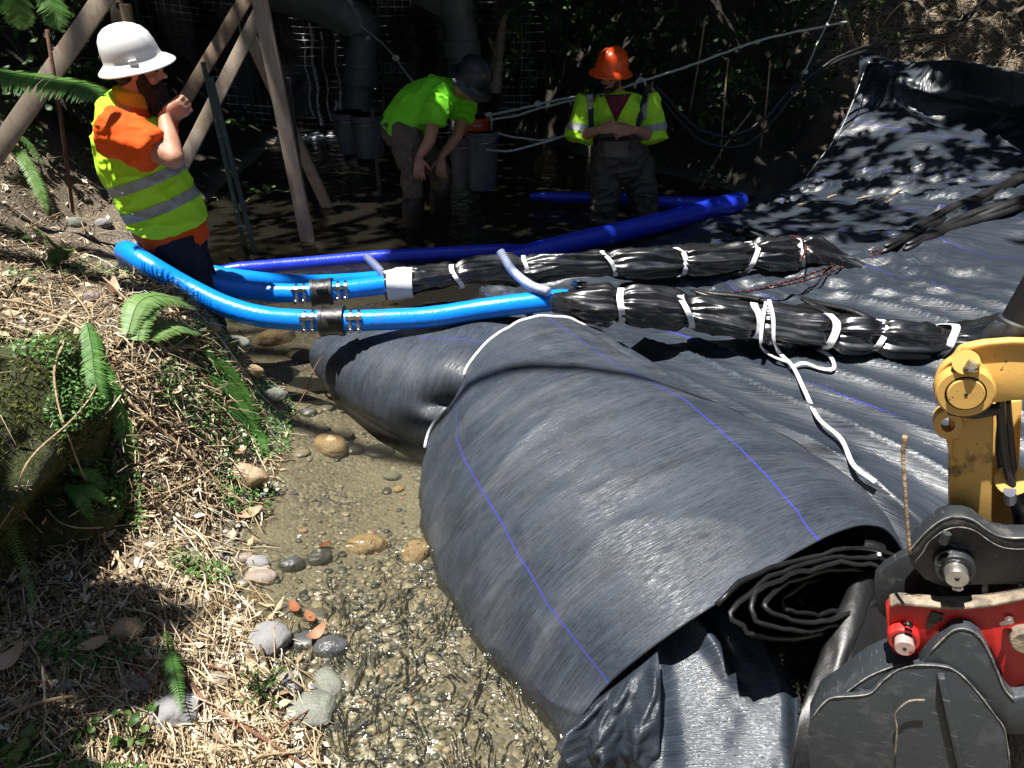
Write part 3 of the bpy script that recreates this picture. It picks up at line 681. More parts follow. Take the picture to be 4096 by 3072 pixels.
def ribbon(pts, w, name, parent, nrm=V((0, 0, 1)), tw=0):
    P_ = cr(pts, 8); vs = []; m = len(P_)
    for i, p in enumerate(P_):
        t = (P_[min(i + 1, m - 1)] - P_[max(i - 1, 0)]).normalized(); s_ = t.cross((nrm + V((0, -.6, 0))).normalized())
        if s_.length < .05: s_ = V((1, 0, 0))
        s_.normalize(); s_.rotate(Matrix.Rotation(tw * math.sin(i * .35), 3, t)); h = s_.cross(t).normalized() * .0025
        vs += [p - s_ * w - h, p + s_ * w - h, p + s_ * w + h, p - s_ * w + h]
    fs = [(i * 4 + e, (i + 1) * 4 + e, (i + 1) * 4 + g, i * 4 + g) for i in range(m - 1) for e, g in ((0, 1), (1, 2), (2, 3), (3, 0))]
    fs += [(0, 1, 2, 3), tuple((m - 1) * 4 + k for k in (3, 2, 1, 0))]
    return MB().add(vs, fs).build(name, MT['white'], parent, 60)
back_pts = [pz(*p) for p in [(384, 283, .42), (410, 281, .42), (450, 277, .42), (520, 269, .42), (610, 264, .43), (700, 261, .43), (770, 255, .45), (806, 253, .45), (838, 260, .42), (872, 272, .38)]]
BB, _, _ = bundle(back_pts, [.078, .08, .072, .078, .08, .09, .10, .095, .06, .035], [.14, .275, .45, .60, .74, .845], 'plastic_bundle', 'far tied black plastic bundle with a white patch at its open end', seed=2)
mb = MB()   # flat white patch near the open end of the far bundle
q0, q1 = pz(389, 283, .43), pz(414, 281, .43)
t = (q1 - q0).normalized(); vs = []; fs = []
for i in range(5):
    for k in range(12):
        th = R(-70 + 13 * k); c = q0.lerp(q1, i / 4); nd = V((0, -math.cos(th), math.sin(th)))
        vs.append(c + nd * (.094 + .004 * math.sin(k + i)))
for i in range(4):
    for k in range(11): fs.append((i * 12 + k, i * 12 + k + 1, (i + 1) * 12 + k + 1, (i + 1) * 12 + k))
MB().add(vs, fs).build('white_patch', MT['white'], BB)
front_pts = [pz(*p) for p in [(556, 301, .55), (585, 304, .57), (640, 306, .56), (700, 313, .53), (765, 323, .50), (835, 333, .48), (900, 338, .48), (960, 340, .48), (1040, 337, .48), (1180, 340, .52), (1300, 346, .6)]]
FB, FF, FC = bundle(front_pts, [.05, .085, .085, .085, .088, .088, .082, .082, .085, .085, .08], [.099, .202, .305, .41, .472, .565, .70, .85], 'plastic_bundle', 'near tied black plastic bundle with a long loose white strap', seed=5)
sp0 = hp([(772, 352), (766, 366)], .012, ['sheet', 'roll'])
def ha(u, v, off=.042): return hit(u, v, off, ['sheet', 'roll'])
ribbon([pz(769, 300, .60), pz(773, 318, .56), pz(774, 340, .47), ha(780, 360), ha(791, 375), ha(803, 398), ha(820, 424), ha(838, 448), ha(857, 469), ha(879, 484)], .0085, 'loose_strap', FB, tw=.12)
ribbon([pz(766, 302, .60), pz(762, 325, .54), pz(761, 345, .46), ha(764, 358), ha(776, 366), ha(789, 370)], .0075, 'loose_strap', FB, tw=.4)
ribbon([ha(789, 372, .02), ha(804, 368, .03), ha(822, 372, .02), ha(834, 370, .02), ha(828, 360, .025), ha(810, 350, .02)], .008, 'loose_strap', FB, tw=.3)
# torn plastic ends at the open bundle mouths
for (root, c0, dr, seed) in ((FB, pz(566, 300, .56), V((-1, -.15, .1)), 3),):
    mb = MB()
    for k in range(9):
        a = k / 9 * 2 * math.pi; o_ = V((0, math.cos(a), math.sin(a))) * .07
        b_ = V((0, math.cos(a + .6), math.sin(a + .6))) * .085
        tip = dr.normalized() * -(.02 + .05 * random.random())
        vs = [c0 + o_ + V((.10, 0, 0)), c0 + b_ + V((.10, 0, 0)), c0 + b_ * 1.1 + tip, c0 + o_ * 1.05 + tip * .6]
        vs2 = [p + V((0, .002, .003)) for p in vs]
        mb.add(vs + vs2, [(0, 1, 2, 3), (7, 6, 5, 4), (0, 4, 5, 1), (1, 5, 6, 2), (2, 6, 7, 3), (3, 7, 4, 0)])
    mb.build('torn_end', MT['plastic'], root)
# ------------------------------------------------------------------ blue hoses, couplings, clamps
def hose(pts, r, m_, label, couple=None, rad=None):
    path = cr(pts, 14); mid = path[len(path) // 2]
    root = empty('blue_hose', V((mid.x, mid.y, mid.z - r)), label, 'hose')
    rr = [r * (1 + .02 * noise.noise(V((i * .2, r, 3)))) for i in range(len(path))] if rad is None else list(np.interp(np.linspace(0, 1, len(path)), np.linspace(0, 1, len(rad)), rad))
    MB().tube(path, rr, 24).build('tube', m_, root, 50)
    if couple:
        for (u, v, z, wd) in couple:
            c = pz(u, v, z); i = min(range(len(path)), key=lambda j: (path[j] - c).length); i = max(2, min(len(path) - 3, i)); c = path[i]
            t = (path[i + 2] - path[i - 2]).normalized()
            cp_ = MB().tube([c - t * wd, c - t * wd * .9, c + t * wd * .9, c + t * wd], [r * 1.22, r * 1.34, r * 1.34, r * 1.22], 24)
            cp_.tube([c - t * wd * 1.05, c - t * wd * .75], r * 1.42, 24); cp_.tube([c + t * wd * .62, c + t * wd * .98], r * 1.42, 24)
            cob = cp_.build('coupling', MT['blackrub'], root, 35)
            for s_ in (-1, 1):
                lv = MB(); q = c + V((0, -s_ * r * 1.2, r * .75)); lv.beam(q - t * wd * .2, q + t * wd * .7, .028, .016); lv.tube([q + t * wd * .7 - V((.0, .02, 0)), q + t * wd * .7 + V((0, .02, 0))], .011, 8)
                lv.build('cam_lever', MT['blackrub'], cob, 35)
            for d_ in (-1, 1):
                for e in (.055, .095):
                    q = c + t * d_ * (wd + e - .02)
                    mb = MB().tube([q - t * .007, q + t * .007], r * 1.05, 24)
                    mb.ball(q + V((0, -r * .9, -r * .55)), (.016, .012, .013), 8, 5); mb.beam(q + V((-.02, -r * .8, r * .66)), q + V((.02, -r * .8, r * .66)), .014, .014)
                    mb.build('hose_clamp', MT['steel'], root, 40)
    return root
hose([at(134, 274, 4.05), at(127, 256, 3.72), pz(128, 252, .73), pz(150, 266, .70), pz(186, 287, .60), pz(225, 306, .52), pz(265, 317, .47), pz(310, 320.5, .44), pz(333, 321, .44), pz(375, 320, .44), pz(430, 317, .44), pz(490, 308, .47), pz(548, 301, .53), pz(575, 300, .56)], .053, MT['hose'],
     'bright blue hose nearest the camera, joining the near plastic bundle past a black coupling', [(333, 321, .44, .058)])
hose([at(142, 276, 4.0), at(134, 258, 3.75), pz(136, 254, .65), pz(160, 266, .58), pz(200, 281, .50), pz(245, 290, .44), pz(285, 293, .42), pz(322, 292, .42), pz(360, 288, .42), pz(392, 284, .42)], .052, MT['hose'],
     'bright blue hose joining the far plastic bundle past a black lever coupling', [(322, 291.5, .42, .055)])
hose([pz(168, 262, .42), pz(205, 272, .40), pz(250, 279, .34), pz(300, 283, .26), pz(350, 281, .2), pz(385, 278, .18)], .05, MT['hose'], 'blue hose running behind the two coupled hoses beside the dark trousers')
hose([pz(212, 272, .03), pz(240, 269, .03), pz(300, 264, .02), pz(380, 257, .02), pz(450, 253, .03), pz(500, 251, .05), pz(520, 252, .08), pz(545, 251, .12)], .05, MT['hose_dark'], 'blue hose floating low on the dark water beyond the bundles', rad=[.03, .05, .05, .05, .05, .055, .06, .05])
hose([pz(470, 266, .05), pz(520, 255, .10), pz(580, 241, .14), pz(650, 225, .19), pz(710, 209, .23), pz(738, 202, .25), pz(744, 200, .25)], .075, MT['hose_dark'], 'thick dark blue hose slanting up onto the edge of the black sheet', rad=[.05, .07, .078, .08, .08, .08, .03])
hose([at(742, 199, 6.35), at(720, 203, 6.5), at(690, 203, 6.6), at(650, 201, 6.7), at(600, 198, 6.75), at(560, 197, 6.8), at(530, 196, 6.8)], .06, MT['hose_dark'], 'dark blue hose half under water behind the man in waders', rad=[.05, .06, .055, .05, .05, .05, .03])
# clear ribbed hoses
for pts, lab in (([pz(386, 279, .44), pz(378, 268, .50), pz(366, 256, .55)], 'short clear ribbed tube poking up beside the far bundle end'),
                 ([pz(549, 292, .60), pz(530, 285, .60), pz(513, 271, .62), pz(500, 251, .70)], 'long clear ribbed tube curving up over the far bundle')):
    pa = cr(pts, 24); rr = [.020 + (.004 if i % 2 else -.002) for i in range(len(pa))]
    o = MB().tube(pa, rr, 14).build('ribbed_tube', MT['clear'], None, 70); tag(o, lab, 'tube')
    o['group'] = 'clear ribbed tubes'
# ------------------------------------------------------------------ ropes and cables
def rope(pts, r, m_, label, cat='rope', name='rope', knots=(), group=None, n=8):
    pa = cr(pts, 12)
    pa = [p + V((noise.noise(p * 9), noise.noise(p * 9 + V((5, 0, 0))), noise.noise(p * 9 + V((0, 7, 0))))) * r * .7 for p in pa]
    mb = MB().tube(pa, [r * (1 + .12 * math.sin(i * 2.2)) for i in range(len(pa))], n)
    for (u, v, y, rr) in knots: mb.ball(at(u, v, y), (rr * 1.3, rr, rr), 8, 6, jit=.3)
    return tag(mb.build(name, m_, None, None), label, cat, group)
rope([at(338, 16, 9.2), at(352, 20, 9.1), at(385, 46, 8.6), at(410, 78, 7.6), at(422, 92, 7.2)], .009, MT['rope'], 'pale rope running down from the dam pipe to behind the bending man', knots=[(368, 38, 8.8, .02), (396, 58, 8.1, .03)])
rope([at(487, 115, 6.9), at(512, 111, 6.85), at(540, 104, 6.8), at(575, 97, 6.7), at(600, 95, 6.7), at(640, 82, 6.75), at(700, 62, 6.9), at(765, 39, 7.1), at(846, 22, 7.4)], .0105, MT['rope'], 'long pale rope stretched behind the orange helmet up to the right bank', knots=[(538, 104, 6.8, .028), (757, 42, 7.1, .02), (489, 115, 6.9, .025)])
rope([at(490, 120, 6.85), at(515, 116, 6.8), at(545, 107, 6.75), at(580, 99, 6.7)], .009, MT['rope'], 'second strand of pale rope doubled just below the stretched one')
rope([at(485, 130, 6.9), at(500, 134, 6.85), at(520, 138, 6.8), at(545, 140, 6.8), at(575, 133, 6.75)], .009, MT['rope'], 'slack pale rope looping between the buckets and the man in waders')
rope([at(486, 149, 6.7), at(505, 151, 6.6), at(530, 146, 6.6), at(560, 137, 6.6), at(580, 128, 6.6)], .010, MT['rope'], 'lowest slack pale rope hanging over the dark water')
rope([at(491, 130, 6.85), at(492, 120, 6.8), at(490, 116, 6.85)], .008, MT['rope'], 'short rope tail hanging from the knot beside the buckets')
rope([at(634, 88, 6.5), at(637, 80, 6.5), at(643, 79, 6.5), at(646, 86, 6.5)], .010, MT['rope'], 'small loop of pale rope at the shoulder of the man in waders')
rope([at(655, 85, 7.0), at(685, 118, 7.0), at(705, 132, 7.0), at(735, 136, 6.9), at(765, 118, 6.95), at(800, 82, 7.1), at(845, 58, 7.3), at(900, 44, 7.6), at(945, 37, 7.7), at(965, 18, 7.9), at(990, -6, 8.2)], .018, MT['cable'], 'thick black cable looping over the shaded bank up to the top right', 'cable', 'cable', n=10)
rope([at(655, 92, 7.0), at(690, 132, 6.95), at(715, 146, 6.9), at(745, 144, 6.85), at(772, 122, 6.9), at(806, 80, 7.05), at(850, 52, 7.2), at(905, 38, 7.5), at(950, 33, 7.65), at(985, 2, 8.0)], .013, MT['cable'], 'thinner black cable sagging beneath the thick one on the shaded bank', 'cable', 'cable')
rope([at(806, 70, 7.0), at(818, 42, 7.2), at(830, 18, 7.4), at(838, -4, 7.6)], .007, MT['rope'], 'thin grey twine rising steeply to tie up the black cables', knots=[(805, 72, 7.0, .022)])
# black and orange rope : two laid strands, orange flecks as short windings
def flecked(pts, label):
    pa = cr(pts, 30); root = empty('flecked_rope', pa[len(pa) // 2], label, 'rope', 'black and orange ropes'); root.empty_display_size = .05
    MB().tube(pa, [.0055 * (1 + .15 * math.sin(i * 2)) for i in range(len(pa))], 8).build('braid', MT['cable'], root)
    mb = MB()
    for i in range(3, len(pa) - 2, 5): mb.tube([pa[i], pa[i].lerp(pa[i + 1], .45)], .0066, 7)
    mb.build('orange_fleck', MT['orange_pl'], root, 50)['kind'] = 'stuff'
def hs(l, off=.02): return [hit(u, v, off, ['sheet', 'roll', 'lump']) for u, v in l]
flecked([pz(745, 292, .46), pz(775, 285, .46), pz(805, 276, .46)] + hs([(840, 266), (880, 252)]), 'upper strand of black rope with orange flecks running right from the bundle')
flecked(hs([(728, 296)]) + [pz(775, 287, .44), pz(810, 279, .44)] + hs([(850, 266), (884, 254)]), 'lower strand of black rope with orange flecks beside the upper strand')
flecked([pz(800, 262, .5), pz(806, 248, .52), pz(800, 238, .5), pz(790, 236, .48)] , 'short loop of black and orange rope at the tail of the far bundle')
# ------------------------------------------------------------------ timber braces, posts
def board(a, b, w, h, m_, label, up=V((0, 1, .2))):
    mb = MB().beam(a, b, w, h, up)
    o = mb.build('timber_board', m_, None, 30, True, bevel=.004); return tag(o, label, 'board', 'timber braces')
board(at(-14, 168, 5.3), at(112, -14, 5.9), .125, .045, MT['wood'], 'broad pale timber brace slanting up at the far left edge')
board(at(122, 40, 6.6), at(112, -20, 6.6), .10, .045, MT['wood'], 'grey timber brace standing behind the white hard hat')
board(at(136, 60, 6.1), at(125, 4, 6.1), .075, .04, MT['wood2'], 'narrow pale timber just above the white hard hat')
board(at(172, 186, 5.5), at(262, 8, 6.15), .095, .045, MT['wood'], 'long pale timber slanting from beside the raised hand to the pipe')
board(at(168, 128, 6.1), at(250, -8, 6.6), .10, .045, MT['wood2'], 'brown shaded timber crossing behind the long pale timber')
board(at(258, -10, 5.9), at(312, 262, 5.78), .11, .045, MT['wood'], 'tall pale timber leg standing in the water, nearest of the crossed pair')
board(at(247, 30, 6.5), at(334, 222, 6.75), .095, .045, MT['wood'], 'pale timber leg crossing behind the tall one, foot further right')
def post(a, b, m_, label, w=.035):
    root = empty('steel_post', V(b), label, 'post', 'steel posts in the stream')
    t = (V(b) - V(a))
    MB().beam(a, b, w * .25, w, V((1, 0, 0))).beam(V(a) + V((0, .012, 0)), V(b) + V((0, .012, 0)), w, w * .25, V((1, 0, 0))).build('stem', m_, root, 30)
    for i in range(14):
        p = V(a).lerp(V(b), (i + .5) / 14) + V((0, -.008, 0)); MB().ball(p, (.008, .006, .010), 6, 5).build('stud', m_, root)
    return root
def vert(u, v, y, z0, lean=0):
    p = at(u, v, y); return p, V((p.x + lean, p.y, z0))
a, b_ = vert(203, 62, 5.7, -.25, .06); post(a, b_, MT['green_steel'], 'green steel post beside the raised hand, left one of the near pair')
a, b_ = vert(211, 78, 5.5, -.25, .10); post(a, b_, MT['green_steel'], 'green steel post with pale wear, right one of the near pair')
a, b_ = vert(287, 78, 6.0, -.25, -.02); post(a, b_, MT['dark_steel'], 'black steel post standing against the tall pale timber leg', .05)
a, b_ = vert(372, 108, 7.2, -.3, .0); post(a, b_, MT['dark_steel'], 'dark post standing left of the bending man')
mb = MB(); p = at(47, 30, 5.4); q = at(73, 212, 5.55); mb.tube([p, p.lerp(q, .5) + V((.01, 0, 0)), q], .013, 8); tag(mb.build('steel_stake', MT['rust'], None), 'thin rusty stake stuck in the far left shore', 'stake')
# ------------------------------------------------------------------ dam : liner, wire fence, pipes, trickles
DY = 10.0
xs = np.linspace(-5.3, .75, 150); zs = np.linspace(-.35, 2.3, 60); XX, ZZ = np.meshgrid(xs, zs)
YY = DY + .22 * fbm(XX * 1.5, ZZ * 1.2, 4) + .05 * np.sin(XX * 9) + .10 * (ZZ < .1) + .25
DAM = empty('stream_dam', V((-2, DY + .2, -.3)), 'dark plastic lined dam across the back of the stream', 'dam')
gridmesh('dam_liner', np.stack([XX, YY, ZZ], -1), MT['liner'], DAM, None, .02)
mb = MB()
for (u, w_, z0, z1) in ((305, .05, .2, 1.15), (313, .10, .1, 1.3), (323, .04, .15, 1.2), (336, .05, .1, 1.25), (345, .03, .3, 1.0), (270, .06, .05, .8), (278, .04, .05, .7), (330, .08, .0, .4), (349, .07, 0, .45)):
    c = at(u, 60, DY + .02); pts_ = [V((c.x + .02 * math.sin(k * 1.7), DY + .06 - .02 * k / 8, z1 + (z0 - z1) * k / 8)) for k in range(9)]
    MB().tube(pts_, [w_ * (.4 + .4 * random.random()) for _ in pts_], 6, flat=.25).build('seeping_trickle', MT['foam'], DAM)
mb = MB()
for k in range(60):
    x = random.uniform(-3.0, -1.2); mb.ball(V((x, DY - .05 - random.random() * .35, .005 + .01 * random.random())), (.03 + .08 * random.random(), .04, .012 + .02 * random.random()), 7, 5, jit=.5)
o = mb.build('foam_patch', MT['foam'], DAM); o['kind'] = 'stuff'
FEN = empty('wire_fence', V((-2, DY - .1, 0)), 'black wire mesh fence standing in front of the seeping dam', 'fence')
mb = MB()
for k in range(24):
    z = .05 + k * .088
    mb.tube([V((x, DY - .06 + .05 * math.sin(x * 2.1 + k * .3), z + .02 * math.sin(x * 1.3 + k) - (.09 * (x + 2.6) if x < -2.6 else 0))) for x in np.linspace(-5.2, .4, 46)], .0062, 5)
for k in range(60):
    x = -5.2 + k * .095; mb.tube([V((x, DY - .05 + .05 * math.sin(x * 2.1 + zz), zz)) for zz in (0, .5, 1, 1.5, 2.1)], .003, 4)
mb.build('wire_mesh', MT['mesh_wire'], FEN)
for x in (-4.5, -3.3, -1.62, -.45): MB().tube([V((x, DY - .1, -.2)), V((x + .02, DY - .1, 2.2))], .024, 8).build('fence_post', MT['green_steel'], FEN)
def pipe(parts, label):
    r0 = parts[0][0]; root = empty('dam_pipe', V((r0[-1].x, r0[-1].y, 0)), label, 'pipe', 'grey plastic dam pipes')
    for pts, r, nm in parts: MB().tube(pts, r, 26).build(nm, MT['pipe'], root, 40)
pipe([(cr([at(248, -16, 9.2), at(300, -4, 9.2), at(345, 14, 9.2), at(362, 32, 9.2), at(361, 62, 9.2), at(359, 100, 9.2), at(358, 152, 9.0)], 8), [.22] * 17 + [.2] * 8 + [.17] * 24, 'bent_run'), ([at(361, 68, 9.2), at(361, 84, 9.2)], .2, 'socket_collar')], 'fat grey pipe bending down before the dam, left of the bending man')
pipe([(cr([at(402, -26, 9.0), at(432, -6, 8.9), at(452, 6, 8.8), at(461, 28, 8.8), at(463, 60, 8.8), at(464, 120, 8.7), at(464, 160, 8.6)], 8), [.17] * 49, 'bent_run'), ([at(461.5, 40, 8.8), at(462.5, 56, 8.8)], .205, 'socket_collar'), ([at(452, -4, 8.78), at(458, 14, 8.8)], .195, 'elbow_collar')], 'grey pipe elbow coming down just above the black hard hat')
# ------------------------------------------------------------------ buckets
def bucket_(u, v, y, r, h, m_, label, name='plastic_bucket', tilt=(0, 0)):
    c = at(u, v, y); root = empty(name, c, label, 'bucket', 'buckets in the stream')
    ax_ = V((tilt[0], tilt[1], 1)).normalized()
    MB().tube([c, c + ax_ * h * .5, c + ax_ * h, c + ax_ * h, c + ax_ * h * .15], [r * .82, r * .91, r, r * .95, r * .78], 24, True).build('pail', m_, root, 40)
    MB().tube([c + ax_ * h * .86, c + ax_ * h * .94], r * 1.05, 24).build('rim', m_, root, 40)
    s_ = V((1, 0, 0)); MB().tube([c + ax_ * h * .9 + s_ * (r * 1.04 * math.cos(a)) + V((0, -1, -.2)).normalized() * (r * 1.1 * math.sin(a)) for a in np.linspace(0, math.pi, 13)], .005, 6).build('handle', MT['steel'], root)
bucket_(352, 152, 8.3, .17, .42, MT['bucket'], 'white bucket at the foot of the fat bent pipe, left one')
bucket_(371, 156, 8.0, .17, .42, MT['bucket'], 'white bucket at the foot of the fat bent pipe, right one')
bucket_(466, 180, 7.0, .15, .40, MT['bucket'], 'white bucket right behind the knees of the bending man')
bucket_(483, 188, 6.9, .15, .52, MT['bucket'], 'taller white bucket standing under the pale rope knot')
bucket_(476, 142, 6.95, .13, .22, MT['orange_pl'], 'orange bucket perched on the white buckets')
# ------------------------------------------------------------------ people
def eltube(pts, rad, side, n=20, cap=1):
    """closed tube of elliptical rings, rad list of (r_along_side, r_other), rounded ends; returns verts, faces"""
    pts = [V(p) for p in pts]; m = len(pts); vs = []; rings = []
    t0 = (pts[1] - pts[0]).normalized(); t1 = (pts[-1] - pts[-2]).normalized()
    seq = []
    for k in (.95, .7, .35):
        f = math.sqrt(1 - k * k); seq.append((pts[0] - t0 * min(rad[0]) * k * cap, (rad[0][0] * f, rad[0][1] * f), t0))
    for i in range(m):
        t = (pts[min(i + 1, m - 1)] - pts[max(i - 1, 0)]).normalized(); seq.append((pts[i], rad[i], t))
    for k in (.35, .7, .95):
        f = math.sqrt(1 - k * k); seq.append((pts[-1] + t1 * min(rad[-1]) * k * cap, (rad[-1][0] * f, rad[-1][1] * f), t1))
    for p, r, t in seq:
        a = side - t * side.dot(t); a.normalize(); b = t.cross(a)
        for k in range(n):
            an = 2 * math.pi * k / n; vs.append(p + a * (math.cos(an) * r[0]) + b * (math.sin(an) * r[1]))
    M_ = len(seq); fs = [(i * n + k, i * n + (k + 1) % n, (i + 1) * n + (k + 1) % n, (i + 1) * n + k) for i in range(M_ - 1) for k in range(n)]
    fs += [tuple(range(n - 1, -1, -1)), tuple((M_ - 1) * n + k for k in range(n))]
    return vs, fs
class Blob(MB):
    def limb(s, pts, rad, side=V((1, .13, .07)), cap=1):
        rad = [(r, r) if not hasattr(r, '__len__') else r for r in rad]
        return s.add(*eltube(pts, rad, side.normalized(), cap=cap))
    def solid(s, name, voxel, m_, parent, smooth=3, wr=None, cuts=()):
        """voxel-union of everything added, smoothed, optional wrinkles (amp, scale, stretch) and plane cuts"""
        me = bpy.data.meshes.new('tmp'); me.from_pydata([tuple(p) for p in s.v], [], s.f); o = bpy.data.objects.new('tmp', me); col.objects.link(o)
        md = o.modifiers.new('r', 'REMESH'); md.mode = 'VOXEL'; md.voxel_size = voxel
        if smooth: sm = o.modifiers.new('s', 'SMOOTH'); sm.iterations = smooth; sm.factor = .5
        dg = bpy.context.evaluated_depsgraph_get(); me2 = bpy.data.meshes.new_from_object(o.evaluated_get(dg))
        bpy.data.objects.remove(o); bpy.data.meshes.remove(me)
        bm = bmesh.new(); bm.from_mesh(me2); bpy.data.meshes.remove(me2)
        if wr:
            amp, sc_, st = wr; bm.normal_update()
            for v in bm.verts:
                q = V((v.co.x * st[0], v.co.y * st[1], v.co.z * st[2])) * sc_
                w = noise.noise(q + V((3, 1, 7))); w2 = 1 - abs(noise.noise(q * 1.3)); v.co += v.normal * amp * (w * .9 + (w2 ** 5 - .3) * 1.2)
        for (p, nrm) in cuts: bmesh.ops.bisect_plane(bm, geom=bm.verts[:] + bm.edges[:] + bm.faces[:], plane_co=p, plane_no=nrm, clear_outer=True)
        o0 = root_loc(parent); me3 = bpy.data.meshes.new(name)
        s.world = bm.copy()
        for v in bm.verts: v.co -= o0
        bm.to_mesh(me3); bm.free()
        return fin(name, me3, m_, parent)
def band(src, p0, p1, nrm, m_, name, parent, off=.004, keep=None):
    """strip of a garment between two planes, lifted off the surface, with thickness"""
    bm = src.copy(); nrm = nrm.normalized()
    for p, q in ((p0, -nrm), (p1, nrm)): bmesh.ops.bisect_plane(bm, geom=bm.verts[:] + bm.edges[:] + bm.faces[:], plane_co=p, plane_no=q, clear_outer=True)
    if keep: bmesh.ops.delete(bm, geom=[f for f in bm.faces if not keep(f.calc_center_median())], context='FACES')
    bm.normal_update()
    for v in bm.verts: v.co += v.normal * off
    o0 = root_loc(parent)
    for v in bm.verts: v.co -= o0
    me = bpy.data.meshes.new(name); bm.to_mesh(me); bm.free(); return fin(name, me, m_, parent)
def hand(s, wrist, d, nrm, curl=(.5, .6, .5), spread=.1, sc_=1.0, thumb=1, tuck=0):
    """palm plus five separate bent fingers; d = pointing direction, nrm = back of the hand"""
    d = V(d).normalized(); nrm = V(nrm); nrm = (nrm - d * nrm.dot(d)).normalized(); lat = d.cross(nrm)
    k = sc_
    s.limb([wrist, wrist + d * .05 * k, wrist + d * .092 * k], [(.027 * k, .020 * k), (.040 * k, .017 * k), (.041 * k, .014 * k)], lat)
    for i, (o_, l) in enumerate(((-.031, .92), (-.0105, 1.05), (.0105, 1.0), (.030, .80))):
        p = wrist + d * .092 * k + lat * o_ * k; dd = (d + lat * (o_ * spread * 30)).normalized(); a = 0; pts = [p - d * .02 * k, p]
        for seg, c in zip((.043, .027, .022), curl):
            a += c; q = dd * math.cos(a) - nrm * math.sin(a); p = p + q * seg * l * k; pts.append(p)
        s.limb(pts, [.0095 * k, .0098 * k, .009 * k, .0082 * k, .0068 * k], lat)
    t0 = wrist + d * .028 * k - lat * .026 * k * thumb; q = (d * (.7 + .4 * tuck) - lat * .75 * thumb * (1 - .8 * tuck) - nrm * (.35 + .6 * tuck)).normalized(); t1 = t0 + q * .042 * k; q2 = (q + d * .5 - nrm * .4).normalized(); t2 = t1 + q2 * .030 * k
    s.limb([t0, t1, t2, t2 + q2 * .02 * k], [.014 * k, .0115 * k, .0105 * k, .008 * k], nrm)
def head(s, c, fwd, up, k=1.0):
    """c = centre of the skull"""
    fwd = V(fwd).normalized(); up = V(up); up = (up - fwd * up.dot(fwd)).normalized(); rt = fwd.cross(up)
    Mx = Matrix((rt, fwd, up)).transposed()
    def b(o_, r): s.ball(c + (rt * o_[0] + fwd * o_[1] + up * o_[2]) * k, tuple(x * k for x in r), 18, 14, Mx)
    b((0, -.012, .035), (.076, .094, .085)); b((0, .015, -.03), (.064, .074, .075)); b((0, .035, -.075), (.048, .048, .04))
    b((0, .098, -.018), (.014, .022, .014)); b((0, .086, .004), (.009, .016, .026)); b((0, .075, .025), (.052, .02, .012))
    b((0, .083, -.055), (.024, .012, .007)); b((0, .08, -.068), (.021, .012, .007)); b((0, .073, -.095), (.022, .018, .014))
    for sd in (-1, 1):
        b((sd * .077, -.008, -.008), (.008, .019, .031)); b((sd * .043, .055, -.03), (.024, .026, .022))
    return Mx, rt, fwd, up
def hard_hat(c, up, fwd, m_, parent, k=1.0, ridge=1):
    up = V(up).normalized(); fwd = V(fwd); fwd = (fwd - up * fwd.dot(up)).normalized(); rt = fwd.cross(up)
    prof = [(.004, .152), (.035, .149), (.065, .139), (.092, .120), (.110, .093), (.119, .06), (.122, .03), (.124, .012), (.131, .002), (.145, -.009), (.160, -.021), (.166, -.027), (.166, -.031), (.159, -.027), (.143, -.014), (.128, -.004), (.117, .02), (.112, .06), (.09, .11), (.05, .135), (.004, .142)]
    n = 64; vs = []
    for r, z in prof:
        for i in range(n):
            a = 2 * math.pi * i / n; x, y = math.cos(a), math.sin(a)
            rr = r * (1 + .015 * (r > .13) * math.cos(2 * a)); h = 0
            lat = abs(x * r)
            if z > .03: h = ridge * (.011 * math.exp(-(lat / .016) ** 2) + .006 * math.exp(-((lat - .05) / .012) ** 2)) * min(1, (z - .03) / .05)
            brim = .010 * (r > .13) * (y > 0) * y
            vs.append(c + (rt * (x * rr * .96) + fwd * (y * (rr * 1.07 + (.012 if r > .14 and y > 0 else 0) * y)) + up * (z + h - brim)) * k)
    m2 = len(prof); fs = [(i * n + q, i * n + (q + 1) % n, (i + 1) * n + (q + 1) % n, (i + 1) * n + q) for i in range(m2 - 1) for q in range(n)]
    fs.append(tuple(range(n - 1, -1, -1)))
    hat = MB().add(vs, fs).build('hard_hat', m_, parent)
    for sd in (-1, 1):
        mb = MB(); q = c + (rt * sd * .120 + fwd * .03 + up * .014) * k; mb.beam(q - fwd * .018, q + fwd * .018, .02, .022, up)
        mb.build('accessory_slot', m_, hat, 30, bevel=.004)
    return hat
def eyes(root, c, Mx, k=1):
    for sd in (-1, 1): MB().ball(c + Mx @ V((sd * .031, .078, .008)) * k, .0095 * k, 10, 8).build('eye', MT['eye'], root)
# ---- man in white hat, facing right
LF = V((.97, .2, 0)).normalized(); LR = V((.2, -.97, 0)).normalized(); UP = V((0, 0, 1))
y0 = 3.7
man = empty('person', V((-1.72, 3.72, -.12)), 'man in white hard hat, yellow vest and orange tee, hand on beard', 'person')
hipc = V((-1.755, 3.7, .80)); ch = V((-1.835, 3.7, 1.2)); nk = V((-1.80, 3.7, 1.43)); hc = V((-1.728, 3.71, 1.545))
shR = V((-1.82, 3.50, 1.315)); elR = V((-1.54, 3.43, 1.205)); wrR = V((-1.615, 3.60, 1.355))
shL = V((-1.80, 3.90, 1.32)); elL = V((-1.84, 3.98, 1.05)); wrL = V((-1.74, 3.93, .83))
B = Blob()
B.limb([hipc, V((-1.80, 3.7, 1.0)), ch, V((-1.83, 3.7, 1.36)), nk], [(.165, .12), (.165, .13), (.19, .14), (.16, .10), (.06, .06)], LR)
B.limb([nk - UP * .05, nk + V((.03, 0, .05)), hc - UP * .03], [.062, .058, .056])
hm = head(B, hc, LF + V((0, -.06, -.1)), UP)
